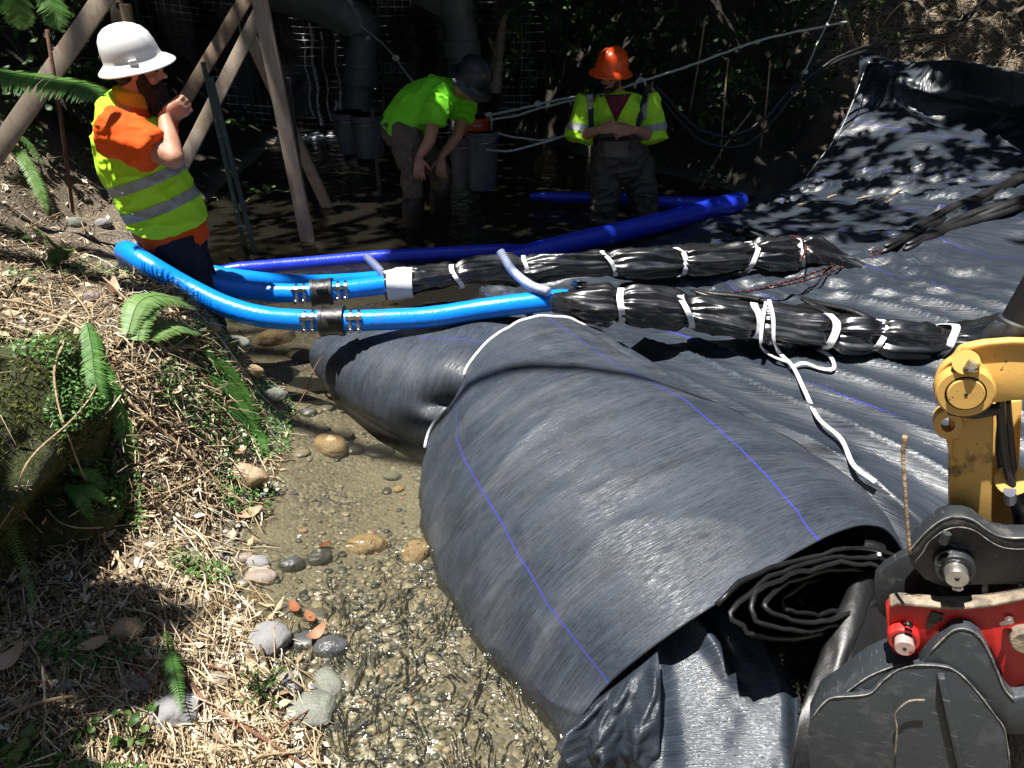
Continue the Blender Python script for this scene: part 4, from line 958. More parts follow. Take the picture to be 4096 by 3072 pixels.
B.limb([shR, shR.lerp(elR, .5), elR], [.062, .056, .047]); B.limb([elR, elR.lerp(wrR, .35), wrR], [.046, .046, .029])
B.limb([shL, elL], [.06, .046]); B.limb([elL, wrL], [.046, .03])
hand(B, wrR, (.86, .10, .38), (.25, -.9, -.15), (.95, 1.35, .9), .02, 1.05, thumb=1, tuck=1)
hand(B, wrL, (.3, -.1, -1), (-.2, .9, 0), (.4, .4, .3), .1, 1.05)
for sy in (-.09, .09): B.limb([hipc + LR * sy, V((-1.70, 3.7, .42)) + LR * sy * 1.1, V((-1.70, 3.7, -.06)) + LR * sy * 1.2], [.085, .06, .045])
B.solid('body', .0065, MT['skin'], man, 2)
eyes(man, hc, hm[0])
b = Blob(); c = hc
for o_, r in (((0, .045, -.085), (.066, .06, .05)), ((0, .055, -.13), (.058, .058, .055)), ((0, .06, -.165), (.04, .045, .04)), ((.055, .02, -.05), (.022, .03, .055)), ((-.055, .02, -.05), (.022, .03, .055)), ((0, .092, -.05), (.036, .014, .010))):
    b.ball(c + hm[0] @ V(o_), r, 14, 10, hm[0])
b.solid('beard', .006, MT['hair'], man, 1, (.006, 55, (1, 1, .4)))
b = Blob(); b.ball(c + hm[0] @ V((0, -.03, .03)), (.083, .092, .085), 16, 12, hm[0]); b.ball(c + hm[0] @ V((0, -.06, -.03)), (.072, .05, .06), 14, 10, hm[0])
b.solid('hair', .007, MT['hair'], man, 1, (.004, 50, (1, 1, .5)), [(c + hm[0] @ V((0, .0, 0)), hm[2] * .9 - UP * .1)])
# orange shirt
b = Blob(); b.limb([V((-1.755, 3.7, .765)), V((-1.80, 3.7, .95)), ch, V((-1.83, 3.7, 1.34)), V((-1.80, 3.7, 1.415))], [(.208, .176), (.195, .165), (.205, .155), (.175, .115), (.075, .075)], LR)
b.limb([shR + V((-.015, -.01, .0)), shR.lerp(elR, .30), shR.lerp(elR, .68) + V((0, 0, -.01))], [.116, .108, .106], LR, .15)
b.limb([shL, shL.lerp(elL, .5)], [.100, .09], LR, .2)
b.solid('orange_shirt', .009, MT['orange'], man, 4, (.007, 9, (.8, .8, 2.6)), [(V((0, 0, .722)), V((0, 0, -1)))])
# vest
b = Blob(); b.limb([V((-1.75, 3.7, .80)), V((-1.79, 3.7, .95)), V((-1.835, 3.7, 1.12)), V((-1.845, 3.7, 1.26)), V((-1.835, 3.69, 1.37)), V((-1.815, 3.69, 1.395))], [(.222, .192), (.220, .190), (.228, .186), (.212, .170), (.165, .125), (.10, .095)], LR, .15)
b.solid('safety_vest', .009, MT['vest'], man, 4, (.011, 5.0, (1.0, 1.0, 2.0)), [(V((-1.75, 3.7, .805)), V((-.18, 0, -1)))])
vest = b.world
tl = V((-.30, 0, 1)).normalized()
for z in (1.045, .905): band(vest, V((-1.83, 3.7, z - .024)), V((-1.83, 3.7, z + .026)), tl, MT['band'], 'reflective_band', man)
# collar: yellow neck gaiter of the shirt
b = Blob(); b.limb([nk - UP * .03, nk + V((.01, 0, .025))], [(.088, .092), (.078, .082)], LR, .3); b.solid('shirt_collar', .008, mat('ochre_cotton', (.55, .33, .02), (.45, .26, .015), rough=.8), man, 2)
# trousers
b = Blob(); b.limb([V((-1.745, 3.7, .70)), V((-1.755, 3.7, .80))], [(.185, .150), (.18, .145)], LR)
for sy, dx in ((.10, .02), (-.10, -.01)): b.limb([V((-1.745 + dx, 3.7, .72)) + LR * sy, V((-1.68 + dx, 3.7, .40)) + LR * sy * 1.1, V((-1.68 + dx, 3.7, .1)) + LR * sy * 1.1, V((-1.69 + dx, 3.7, -.08)) + LR * sy * 1.15], [.118, .092, .08, .08])
b.solid('trousers', .010, MT['navy'], man, 3, (.010, 8, (1, 1, 1.6)), [(V((0, 0, .79)), V((0, 0, 1)))])
for sy, dx in ((.115, .02), (-.115, -.01)):
    f = Blob(); a_ = V((-1.69 + dx, 3.7, -.06)) + LR * sy; f.limb([a_, a_ - UP * .03], [.07, .07]); f.limb([a_ - UP * .05 - LF * .04, a_ - UP * .055 + LF * .16], [(.05, .04), (.045, .03)], LR); f.solid('boot', .01, MT['boot'], man, 2)
hard_hat(V((-1.742, 3.69, 1.592)), V((-.15, -.20, 1)), LF, MT['hat_white'], man, .97)
# ---- bending man in lime shirt
man = empty('person', at(430, 205, 6.3), 'man in lime green shirt and black hard hat bent over, hands on knees', 'person')
Y1 = 6.3
hp_ = at(404, 126, Y1); mid = at(418, 106, Y1); che = at(438, 96, Y1); shc = at(449, 94, Y1); nk = at(458, 90, Y1 - .02); hc = at(469, 84, Y1 - .05)
shR = at(437, 104, 6.12); shL = at(466, 102, 6.48)
elR = at(430, 140, 6.02); elL = at(457, 137, 6.34); wrR = at(419, 157, 6.02); wrL = at(441, 157, 6.28)
bf = (che - hp_).normalized(); side = V((.25, -.95, 0)).normalized()
B = Blob(); B.limb([hp_, mid, che, shc, nk], [(.12, .09), (.155, .12), (.18, .13), (.14, .10), (.06, .06)], side, .5)
B.limb([nk, hc], [.06, .056])
hf = V((.80, -.35, -.55)); hu = V((.36, -.30, .82)); hm = head(B, hc, hf, hu)
B.limb([shR, shR.lerp(elR, .5), elR], [.062, .055, .045]); B.limb([elR, elR.lerp(wrR, .3), wrR], [.045, .045, .029])
B.limb([shL, shL.lerp(elL, .5), elL], [.062, .055, .045]); B.limb([elL, elL.lerp(wrL, .3), wrL], [.045, .045, .029])
hand(B, wrR, (-.05, -.1, -1), (-.1, -1, .1), (.25, .35, .3), .12, 1.1, 1); hand(B, wrL, (-.05, -.1, -1), (-.1, -1, .1), (.35, .4, .3), .12, 1.1, -1)
knR = at(412, 172, 6.15); knL = at(440, 172, 6.45)
for a_, k_ in ((hp_ + side * .1, knR), (hp_ - side * .1, knL)): B.limb([a_, k_], [.08, .06]); B.limb([k_, V((k_.x - .02, k_.y + .05, -.36))], [.06, .045])
B.solid('body', .0065, MT['skin'], man, 2); eyes(man, hc, hm[0])
b = Blob(); b.ball(hc + hm[0] @ V((0, -.03, .03)), (.082, .092, .085), 16, 12, hm[0]); b.ball(hc + hm[0] @ V((0, -.05, -.03)), (.07, .05, .05), 14, 10, hm[0]); b.solid('hair', .008, MT['hair'], man, 1, (.004, 50, (1, 1, 1)), [(hc, hm[2])])
b = Blob(); b.limb([at(402, 132, Y1), at(405, 122, Y1), mid, che, shc, nk - V((.02, 0, 0))], [(.20, .175), (.205, .185), (.205, .175), (.215, .165), (.17, .13), (.085, .085)], side, .3)
b.limb([shR + V((0, .04, .01)), shR.lerp(elR, .3), shR.lerp(elR, .52)], [.115, .108, .105], side, .15); b.limb([shL, shL.lerp(elL, .3), shL.lerp(elL, .5)], [.105, .10, .10], side, .15)
b.solid('lime_shirt', .010, MT['green_shirt'], man, 4, (.014, 5.5, (1, 1, 1.6)), ())
b = Blob(); b.limb([hp_ + bf * .05, hp_ - bf * .04], [(.18, .15), (.19, .16)], side)
for a_, k_, w in ((hp_ + side * .11 - UP * .03, knR, 1), (hp_ - side * .11 - UP * .03, knL, 1)):
    b.limb([a_, a_.lerp(k_, .5), k_], [.135, .125, .09]); b.limb([k_, V((k_.x - .02, k_.y + .04, .12))], [.088, .08])
b.solid('trousers', .010, MT['tan'], man, 3, (.012, 7, (1.5, 1, 1)))
for k_ in (knR, knL):
    f = Blob(); f.limb([V((k_.x - .012, k_.y + .02, .20)), V((k_.x - .02, k_.y + .05, -.1)), V((k_.x - .02, k_.y + .05, -.3))], [.098, .085, .07]); f.limb([V((k_.x - .05, k_.y + .06, -.33)), V((k_.x + .12, k_.y, -.34))], [(.05, .04), (.045, .03)], side); f.solid('rubber_boot', .011, MT['boot'], man, 2)
hard_hat(hc + hm[3] * .055 + hm[2] * .005, hm[3] + hm[2] * .1, hm[2], MT['hat_black'], man, 1.12)
# ---- man in waders and orange hat
Y2 = 6.4
man = empty('person', at(622, 222, 6.4), 'man in orange hard hat and dark chest waders with clasped hands', 'person')
hc = at(612, 76, Y2); nk = at(616, 93, Y2 + .02); ch = at(617, 112, Y2); hp_ = at(622, 163, Y2)
shR = at(588, 102, Y2 + .02); shL = at(648, 101, Y2 + .02); elR = at(578, 137, 6.32); elL = at(654, 137, 6.32); wrR = at(599, 130, 6.12); wrL = at(634, 130, 6.12)
side = V((1, .05, 0)).normalized()
B = Blob(); B.limb([hp_, at(620, 135, Y2), ch, at(617, 98, Y2 + .02), nk], [(.16, .12), (.16, .12), (.19, .13), (.15, .09), (.06, .06)], side)
B.limb([nk, hc - UP * .03], [.062, .058]); hf = V((-.72, -.66, -.22)); hm = head(B, hc, hf, V((-.03, 0, 1)))
for a_, e_, w_ in ((shR, elR, wrR), (shL, elL, wrL)): B.limb([a_, a_.lerp(e_, .5), e_], [.065, .058, .05]); B.limb([e_, e_.lerp(w_, .3), w_], [.05, .05, .031])
hand(B, wrR, (.85, -.35, .22), (-.25, -.75, .6), (.7, .9, .6), .06, 1.15, 1); hand(B, wrL, (-.85, -.42, .08), (.25, -.75, .6), (.75, .9, .6), .06, 1.15, -1)
for sx in (-.1, .1): B.limb([hp_ + side * sx, hp_ + side * sx * 1.2 + V((0, 0, -.25))], [.085, .07])
B.solid('body', .0065, MT['skin'], man, 2); eyes(man, hc, hm[0])
b = Blob()
for o_, r in (((0, .05, -.09), (.058, .05, .032)), ((.05, .02, -.06), (.022, .035, .04)), ((-.05, .02, -.06), (.022, .035, .04)), ((0, .09, -.048), (.03, .010, .007))): b.ball(hc + hm[0] @ V(o_), r, 14, 10, hm[0])
b.solid('beard', .006, mat('brown_beard', (.05, .026, .014), (.03, .016, .01), rough=.7, vs=60), man, 1, (.003, 60, (1, 1, .5)))
b = Blob(); b.ball(hc + hm[0] @ V((0, -.03, .03)), (.08, .09, .082), 16, 12, hm[0]); b.solid('hair', .008, MT['hair'], man, 1, None, [(hc, hm[2])])
hard_hat(hc + UP * .055 + hm[2] * .01, V((.08, -.12, 1)), hm[2], MT['hat_orange'], man, 1.06)
b = Blob(); b.limb([at(619, 130, Y2), ch, at(617, 100, Y2 + .02), nk + V((0, .01, -.02))], [(.175, .14), (.195, .15), (.165, .105), (.078, .078)], side); b.solid('maroon_tee', .010, MT['maroon'], man, 3)
b = Blob(); b.limb([at(620, 140, Y2), at(618, 122, Y2), ch, at(617, 99, Y2 + .03), nk + V((0, .03, -.035))], [(.195, .165), (.20, .17), (.215, .17), (.185, .12), (.09, .08)], side)
for a_, e_ in ((shR, elR), (shL, elL)): b.limb([a_.lerp(nk, .35) + V((0, 0, -.03)), a_, a_.lerp(e_, .45), a_.lerp(e_, 1.0) + V((0, 0, -.03))], [.08, .102, .108, .122], side, .12)
b.solid('safety_vest', .010, MT['vest'], man, 4, (.012, 5.5, (1.4, 1, 1)))
vest = b.world
for a_, e_, sg in ((shR, elR, -1), (shL, elL, 1)):
    dr = (e_ - a_).normalized(); p = a_.lerp(e_, .80)
    band(vest, p - dr * .03, p + dr * .03, dr, MT['band'], 'sleeve_band', man, .005, keep=lambda c, sg=sg: (c.x - ch.x) * sg > .19)
# V opening shows the tee: a shallow wedge of tee cloth lies over the vest front
def frontp(u, v, off=0):
    p = at(u, v, Y2); d = ray(u, v).normalized(); t_ = BVHTree.FromBMesh(vest); h = t_.ray_cast(CAM, d)
    return (h[0] if h[0] is not None else p) - d * off
VB = BVHTree.FromBMesh(vest)
def fp(u, v, off=0):
    d = ray(u, v).normalized(); h = VB.ray_cast(CAM, d); return (h[0] if h[0] is not None else at(u, v, Y2 - .15)) - d * off
def patch(name, poly_rows, m_, off=.006, th=.004):
    P = np.array([[tuple(fp(u, v, off)) for u, v in row] for row in poly_rows]); return gridmesh(name, P, m_, man, None, th)
def lerp_rows(l0, r0, l1, r1, n=8, m=6): return [[(l0[0] + (l1[0] - l0[0]) * i / n + ((r0[0] - l0[0]) * (1 - i / n) + (r1[0] - l1[0]) * i / n) * k / m, l0[1] + (l1[1] - l0[1]) * i / n + ((r0[1] - l0[1]) * (1 - i / n) + (r1[1] - l1[1]) * i / n) * k / m) for k in range(m + 1)] for i in range(n + 1)]
patch('tee_front', lerp_rows((604, 95), (631, 94), (615.5, 121), (616.5, 121)), MT['maroon'])
patch('reflective_strip', lerp_rows((587, 95), (593, 94), (588, 120), (593, 120)), MT['band'])
patch('reflective_strip', lerp_rows((643, 93), (649, 94), (641, 120), (646, 120)), MT['band'])
# waders
b = Blob(); b.limb([at(618, 128, Y2), at(619, 140, Y2), at(621, 152, Y2), hp_], [(.205, .185), (.225, .20), (.235, .205), (.225, .19)], side)
for sx, ft in ((-.12, (604, 206)), (.12, (646, 208))):
    k_ = at(ft[0], ft[1], 6.3 if sx < 0 else 6.38); b.limb([hp_ + side * sx, (hp_ + side * sx).lerp(k_, .5), k_, V((k_.x, k_.y + .05, -.32))], [.135, .13, .118, .10])
    f = Blob(); a_ = V((k_.x, k_.y + .05, -.3)); f.limb([a_ + V((0, .05, 0)), a_ + V((0, -.16, -.02))], [(.055, .05), (.05, .04)], side); f.solid('wading_boot', .011, MT['boot'], man, 2)
b.solid('chest_waders', .010, MT['wader'], man, 3, (.016, 6.5, (1, 1, 1.8)), [(at(618, 127, Y2), V((0, .1, 1)))])
VB = BVHTree.FromBMesh(b.world)
patch('chest_pocket', lerp_rows((603, 141), (629, 141), (604, 158), (628, 158)), mat('pocket_grey_cloth', (.16, .145, .13), (.12, .11, .10), rough=.6), .012, .006)
patch('pocket_flap', lerp_rows((602, 137.5), (630, 137.5), (602, 141), (630, 141), 2), MT['strap_black'], .014, .006)
VB = BVHTree.FromBMesh(vest)
for l in ([(593, 92), (592, 100), (591, 110), (591, 120), (592, 130)], [(649, 84), (646, 92), (643, 104), (640, 116), (637, 128)]):
    pts_ = [fp(u, v, .014) for u, v in l]; vs = []
    for p in cr(pts_, 5): vs += [p - side * .022, p + side * .022, p + side * .022 + V((0, -.006, 0)), p - side * .022 + V((0, -.006, 0))]
    m2 = len(vs) // 4; fs = [(i * 4 + e, (i + 1) * 4 + e, (i + 1) * 4 + g, i * 4 + g) for i in range(m2 - 1) for e, g in ((0, 1), (1, 2), (2, 3), (3, 0))]
    MB().add(vs, fs).build('wader_strap', MT['strap_black'], man, 50)
# ------------------------------------------------------------------ excavator arm, coupler and bucket
ES = 1.3; en = V((-.36, -.93, .05)).normalized() * (ES / 1.95); ep0 = CAM + ray(963, 386) * ES   # en: unit of depth along the pins
def ex(u, v, off=0):
    d = ray(u, v); q = ep0 + en * off; return CAM + d * ((q - CAM).dot(en) / d.dot(en))
S_ = ES / FPX
EXC = empty('excavator', ex(975, 560, -.2) - V((0, 0, .8)), 'yellow excavator arm with black coupler, red linkage and scratched black bucket', 'excavator')
def plate(poly, th, off, m_, name, parent=EXC, bevel=.004):
    return MB().prism([ex(u, v, off) for u, v in poly], -en * th).build(name, m_, parent, 32, bevel=bevel)
def arc(cx, cy, r, a0, a1, n=14): return [(cx + r * math.cos(R(a0 + (a1 - a0) * i / n)), cy - r * math.sin(R(a0 + (a1 - a0) * i / n))) for i in range(n + 1)]
def boss(u, v, r, ln, off, m_, name, parent=EXC, hole=None, n=32, lip=.9):
    """cylinder along the pin axis standing ln proud of the plane at off; returns its front centre"""
    c = ex(u, v, off); rr = r * S_
    mb = MB(); pts = [c - en * .01, c + en * (ln - .004), c + en * ln]; mb.tube(pts, [rr, rr, rr * lip], n, up=V((0, 0, 1)))
    o = mb.build(name, m_, parent, 35)
    if hole:
        h = c + en * (ln + .0005); MB().tube([h - en * .004, h + en * .001], hole * S_, 14).build('grease_hole', MT['grease'], o, 40)
    return o, c + en * ln
# yellow lever with pin boss
ear = arc(963, 386, 27, -62, -250, 18) + [(960, 350), (970, 347), (986, 344), (1012, 342), (1040, 343), (1180, 352), (1330, 372), (1330, 420), (1180, 410), (1040, 401), (1010, 402), (988, 405)]
plate(ear, .045, 0, MT['yellow'], 'lever_plate', bevel=.007)
bo, bc = boss(963, 386, 26, .045, 0, MT['yellow'], 'pin_boss', lip=.93)
MB().tube([bc + en * .0008, bc + en * .001], 18 * S_, 32).build('gap_ring', MT['grease'], bo)
MB().tube([bc - en * .01, bc + en * .006, bc + en * .008], [16.3 * S_, 16.3 * S_, 15.5 * S_], 32).build('pin_cap', MT['yellow'], bo, 40)
MB().tube([bc + en * .008, bc + en * .0095], 1.6 * S_, 12).build('grease_hole', MT['grease'], bo)
MB().tube([ex(*p, .001) for p in arc(963, 386, 27.3, 0, 360, 40)], .004, 6).build('weld_bead', MT['yellow'], bo)
MB().tube([ex(*p, .02) for p in arc(963, 386, 27.0, -25, -110, 14)], [.002 + .007 * math.sin(math.pi * i / 14) for i in range(15)], 8, flat=.6).build('dark_smear', MT['grease'], bo)  # dark arc along the lower edge of the boss
MB().tube([ex(u, v, .002) for u, v in [(962, 350), (972, 346.5), (988, 343.5), (1012, 341.5), (1040, 342.5)]], .006, 8).build('plate_edge', MT['yellow'], bo)
bl = ex(971, 366, .05)
MB().tube([ex(966, 362, .01), ex(966, 362, .045)], 12 * S_, 20).build('weld_lug', MT['yellow'], bo, 40)
MB().tube([bl - V((0, 0, .004)), bl + V((.002, -.002, .009))], 5.6 * S_, 6, up=V((1, 0, 0))).tube([bl - V((0, 0, .006)), bl - V((0, 0, .003))], 6.5 * S_, 16).build('bolt', MT['steel'], bo, 30)
# arm below the lever
plate([(950, 404), (994, 404), (993, 470), (992, 535), (949, 535), (949, 470)], .03, -.055, MT['yellow'], 'arm_plate', bevel=.006)
plate([(993, 404), (1023, 400), (1016, 540), (990, 540)], .03, -.24, MT['yellow'], 'arm_plate', bevel=.006)
plate([(1046, 430), (1330, 300), (1330, 470), (1120, 560), (1046, 545)], .16, -.08, MT['yellow'], 'dipper_arm', bevel=.01)
MB().tube([ex(1012, 480, -.24), ex(1012, 480, -.06)], 16 * S_, 20).build('arm_spacer', MT['yellow'], EXC, 35)
plate([(946, 408), (1000, 408), (998, 416), (975, 420), (948, 416)], .03, -.052 + .03, MT['grease'], 'wear_bushing', bevel=.003)
rg = [ex(948, 425, -.045)]
ringo = arc(948, 425, 14.5, 0, 360, 28)[:-1]; ringi = arc(948, 425, 7.2, 0, 360, 28)[:-1]
vs = [ex(*p, -.04) for p in ringo] + [ex(*p, -.04) for p in ringi]; k = len(ringo); vs += [p - en * .04 for p in vs]
fs = []
for i in range(k):
    j = (i + 1) % k; fs += [(i, j, k + j, k + i), (2 * k + i, 3 * k + i, 3 * k + j, 2 * k + j), (i, 2 * k + i, 2 * k + j, j), (k + i, k + j, 3 * k + j, 3 * k + i)]
MB().add(vs, fs).build('lifting_eye', MT['yellow'], EXC, 35)
plate([(946, 438), (952, 436), (952, 462), (949, 452)], .04, -.042, MT['yellow'], 'eye_gusset', bevel=.002)
# hydraulic cylinder
h0, h1 = ex(1200, 4, -.10), ex(1000, 352, -.10)
MB().tube([h0 + (h0 - h1) * .9, h0.lerp(h1, .35)], 24 * S_, 26).build('cylinder_barrel', MT['yellow'], EXC, 40)
cyl = MB().tube([h0, h0.lerp(h1, .9)], 15 * S_, 26).build('hydraulic_rod', MT['cable'], EXC, 40)
MB().tube([h0.lerp(h1, .885), h0.lerp(h1, .89), h0.lerp(h1, .97), h0.lerp(h1, .975)], [17 * S_, 18.5 * S_, 18.5 * S_, 15 * S_], 26).build('rod_end', MT['black_paint'], EXC, 40)
plate([(975, 352), (990, 330), (1004, 322), (1016, 330), (1010, 356)], .05, -.06, MT['black_paint'], 'rod_eye', bevel=.008)
# hydraulic lines
for j, l in enumerate(([(1000, 395), (1003, 440), (1008, 470), (1018, 500), (1030, 530)], [(1006, 398), (1010, 445), (1014, 476), (1024, 502), (1042, 530)], [(1002, 420), (1000, 452), (1006, 486), (1016, 512), (1020, 545)])):
    MB().tube(cr([ex(u, v, -.06 - .02 * j) for u, v in l], 8), 4.6 * S_, 10).build('hydraulic_hose', MT['cable'], EXC)
MB().tube([ex(1010, 491, -.035), ex(1010, 500, -.035)], 12 * S_, 10, flat=.5).build('cable_tie', MT['bucket'], EXC, 40)
# black coupler
top = [(908, 553), (916, 543), (927, 531), (940, 521), (952, 516.5), (964, 517), (975, 521), (986, 529), (998, 535.5), (1012, 538), (1040, 538), (1240, 538)]
plate(top + [(1240, 587), (1040, 585), (990, 585), (965, 586), (945, 588), (925, 580), (912, 566)], .05, 0, MT['black_paint'], 'coupler_plate', bevel=.004)
inn = [(u + 2, v + 11) if u > 925 else (u + 7, v + 9) for u, v in top]
plate(top + inn[::-1], .07, .045, MT['black_paint'], 'coupler_flange', bevel=.007)
plate([(876, 577), (884, 568), (900, 558), (912, 553), (930, 580), (950, 600), (900, 606), (890, 622), (878, 612), (874, 592)], .04, -.08, MT['black_paint'], 'coupler_hook', bevel=.004)
plate([(905, 553), (940, 560), (1240, 570), (1240, 610), (900, 606)], .03, -.12, MT['black_paint'], 'coupler_back', bevel=.004)
bo, bc = boss(953, 560, 20, .05, .0, MT['black_paint'], 'pin_boss', lip=.95)
MB().tube([bc + en * .0006, bc + en * .001], 15.5 * S_, 28).build('gap_ring', MT['grease'], bo)
MB().tube([bc - en * .01, bc + en * .034, bc + en * .037], [11.5 * S_, 11.5 * S_, 10.8 * S_], 28).build('pin', MT['pin'], bo, 40)
MB().tube([bc + en * .037, bc + en * .0385], 2.4 * S_, 12).build('grease_hole', MT['grease'], bo)
bl = ex(945, 538, .055); MB().tube([bl - V((0, 0, .012)), bl + V((0, 0, .012))], 4.8 * S_, 6, up=V((1, 0, 0))).build('bolt', MT['black_paint'], bo, 30)
mb = MB(); mb.ball(ex(958, 587, .05), .010, 8, 6, jit=.4); mb.ball(ex(961, 580, .05), .007, 8, 6, jit=.4); mb.build('retaining_nut', MT['steel'], bo)
# red linkage
redp = [(886, 610), (890, 605), (897, 602.5), (918, 604), (940, 606.5), (962, 607), (990, 604.5), (1015, 599.5), (1040, 594), (1200, 588), (1200, 720), (1010, 700), (1000, 668), (990, 648), (978, 638), (960, 633), (945, 637), (930, 650), (915, 659), (904, 659), (893, 652), (888, 635)]
plate(redp, .04, .03, MT['red'], 'link_plate', bevel=.003)
rt_ = redp[1:10]; plate(rt_ + [(u, v + 3.6) for u, v in rt_[::-1]], .05, .05, MT['rim'], 'link_flange', bevel=.003)
bo, bc = boss(903, 633, 17, .035, .03, MT['red'], 'pin_boss', lip=.95)
MB().tube([bc + en * .0006, bc + en * .001], 12.6 * S_, 28).build('gap_ring', MT['grease'], bo)
MB().tube([bc - en * .01, bc + en * .03, bc + en * .033], [10.6 * S_, 10.6 * S_, 10 * S_], 28).build('pin', mat('pin_with_red_overspray', (.50, .36, .33), (.40, .06, .05), rough=.4, metal=.3, vs=24, lo=.52, hi=.6), bo, 40)
MB().tube([bc + en * .033, bc + en * .0345], 2 * S_, 12).build('grease_hole', MT['grease'], bo)
MB().beam(ex(906, 622, .07), ex(912, 626, .07), .012, .006).build('retaining_clip', MT['grease'], bo)
nb_ = ex(1009, 619, .04); MB().tube([nb_, nb_ + en * .012], 4.2 * S_, 6).tube([nb_ + en * .012, nb_ + en * .03 + V((-.02, 0, .006))], 2.2 * S_, 8).build('grease_nipple', MT['pin'], EXC, 30)
bo, bc = boss(1024, 635, 15, .035, .03, MT['rim'], 'pin_boss')
plate([(932, 612), (944, 615), (941, 622), (935, 623), (931, 629), (926, 628), (928, 619)], .004, .036, MT['grease'], 'dark_smear', bevel=.0)
# bucket : side plate, rolled shell, rib, ear hump
side_ = [(807.5, 732), (812, 718), (821, 706), (829, 699), (838, 697), (855, 696), (871, 693), (884, 680), (898, 670), (914, 665.5), (932, 665.5), (948, 667.5), (960, 674), (972, 686), (983, 699), (994, 714), (1004, 728), (1008, 748), (1010, 768), (1010, 860), (830, 860), (816, 800), (809, 760)]
plate(side_, .022, .09, MT['bucket_paint'], 'bucket_side', bevel=.004)
shell = [(809, 734), (820, 710), (838, 699), (852, 688), (868, 677), (886, 669), (905, 664), (925, 662), (940, 664), (951, 670), (965, 682), (985, 706), (1003, 732), (1008, 770), (1008, 860), (832, 860), (812, 770)]
plate(shell, .14, .066, MT['bucket_paint'], 'bucket_shell', bevel=.006)
hump = [(918, 668), (930, 652), (944, 638), (953, 630.5), (962, 628.5), (972, 631), (981, 638), (989, 652), (997, 670), (1004, 688), (1014, 700), (1060, 690), (1060, 735), (1006, 736), (985, 708), (965, 684), (945, 668)]
plate(hump, .12, .078, MT['bucket_paint'], 'bucket_ear', bevel=.008)
plate([(1008, 730), (1030, 704), (1070, 690), (1070, 860), (1012, 860)], .02, -.1, MT['grease'], 'bucket_back', bevel=.003)
MB().beam(ex(941, 675, .10), ex(968, 800, .10), .014, .022, en).build('bucket_rib', MT['bucket_paint'], EXC, 30, bevel=.003)
mb = MB(); st = [(905, 700), (906, 708), (897, 716), (896, 724), (899, 735)]
mb.tube(cr([ex(u, v, .115) for u, v in [(925, 700), (910, 701), (900, 708), (895, 716), (897, 730), (895, 755)]], 6), .0022, 5); mb.build('mud_root', MT['rim'], EXC)
for nm, pl, of, r_ in (('worn_edge', side_[1:19], .091, .0022), ('worn_edge', hump[1:11], .079, .0022), ('worn_edge', top, .046, .0018), ('worn_edge', inn, .046, .0016), ('worn_edge', shell[1:9], .067, .002)):
    pa = cr([ex(u, v, of) for u, v in pl], 4); MB().tube(pa, [r_ * (.6 + .6 * noise.noise(p * 40)) for p in pa], 6).build(nm, MT['worn_edge'], EXC)
# grass stem caught on the coupler
mb = MB(); pp = cr([ex(910, 553, .11), ex(907, 520, .11), ex(904.5, 480, .11), ex(903, 455, .10), ex(905, 436, .10)], 8); mb.tube(pp, [.0035] * (len(pp) - 7) + [.005] * 7, 6)
tag(mb.build('grass_stem', MT['stick'], None), 'single dry grass stem standing up against the black coupler', 'grass stem')
# ------------------------------------------------------------------ moss mound
def mosspt(th, ph): pass
MC = V((-2.28, 2.28, .22))
bm = bmesh.new(); bmesh.ops.create_icosphere(bm, subdivisions=6, radius=1)
for v in bm.verts:
    p = v.co.copy(); f = 1 + .30 * noise.noise(p * 1.5 + V((4, 2, 0))) + .16 * noise.noise(p * 3.6) + .03 * noise.noise(p * 11)
    v.co = V((p.x * .82 * f, p.y * 1.42 * f, p.z * .68 * f))
MOS = empty('mossy_boulder', MC, 'large moss covered boulder at the left edge with a dark gap under its right side', 'boulder')
me = bpy.data.meshes.new('boulder_core'); bm.to_mesh(me)
bvm = BVHTree.FromBMesh(bm)
for v in bm.verts: v.co += MC
SURF['moss'] = BVHTree.FromBMesh(bm); bm.free()
mm, nt, b = nmat('moss_and_rock'); L = nt.links.new
o = coords(nt); n1 = N(nt, 'ShaderNodeTexNoise', i_Scale=5, i_Detail=7, i_Roughness=.7); L(o, n1.inputs['Vector']); n2 = N(nt, 'ShaderNodeTexNoise', i_Scale=70, i_Detail=4, i_Roughness=.7); L(o, n2.inputs['Vector'])
ms_ = ramp(nt, n2.outputs[0], [(.3, (.018, .027, .007)), (.55, (.06, .075, .016)), (.75, (.12, .125, .035))]); rk = ramp(nt, n2.outputs[0], [(.3, (.05, .045, .038)), (.7, (.14, .125, .105))])
f_ = ramp(nt, n1.outputs[0], [(.56, 0), (.66, 1)]); mx = N(nt, 'ShaderNodeMix', data_type='RGBA'); L(f_, mx.inputs[0]); L(ms_, mx.inputs[6]); L(rk, mx.inputs[7]); L(mx.outputs[2], b.inputs['Base Color']); b.inputs['Roughness'].default_value = .9
bp = N(nt, 'ShaderNodeBump', i_Strength=1.0, i_Distance=.03); L(n2.outputs[0], bp.inputs['Height']); L(bp.outputs[0], b.inputs['Normal'])
fin('boulder_core', me, mm, MOS)
mb = MB(); random.seed(5); k = 0
while k < 19000:
    d = V((random.gauss(.4, 1), random.gauss(-.3, 1), random.gauss(.4, .8))).normalized(); h = bvm.ray_cast(d * 3, -d)
    if h[0] is None: continue
    k += 1; nn = h[1]; q = MC + h[0]
    if noise.noise(h[0] * 3.2) > .28: continue
    for _ in range(2):
        a = (nn + V((random.gauss(0, .7), random.gauss(0, .7), random.gauss(.15, .6)))).normalized(); L_ = .008 + .018 * random.random(); s_ = a.cross(V((random.random(), random.random(), .3))).normalized() * .0035
        mb.add([q - s_, q + s_, q + a * L_], [(0, 1, 2)], min(1, max(0, random.gauss(.5, .28))))
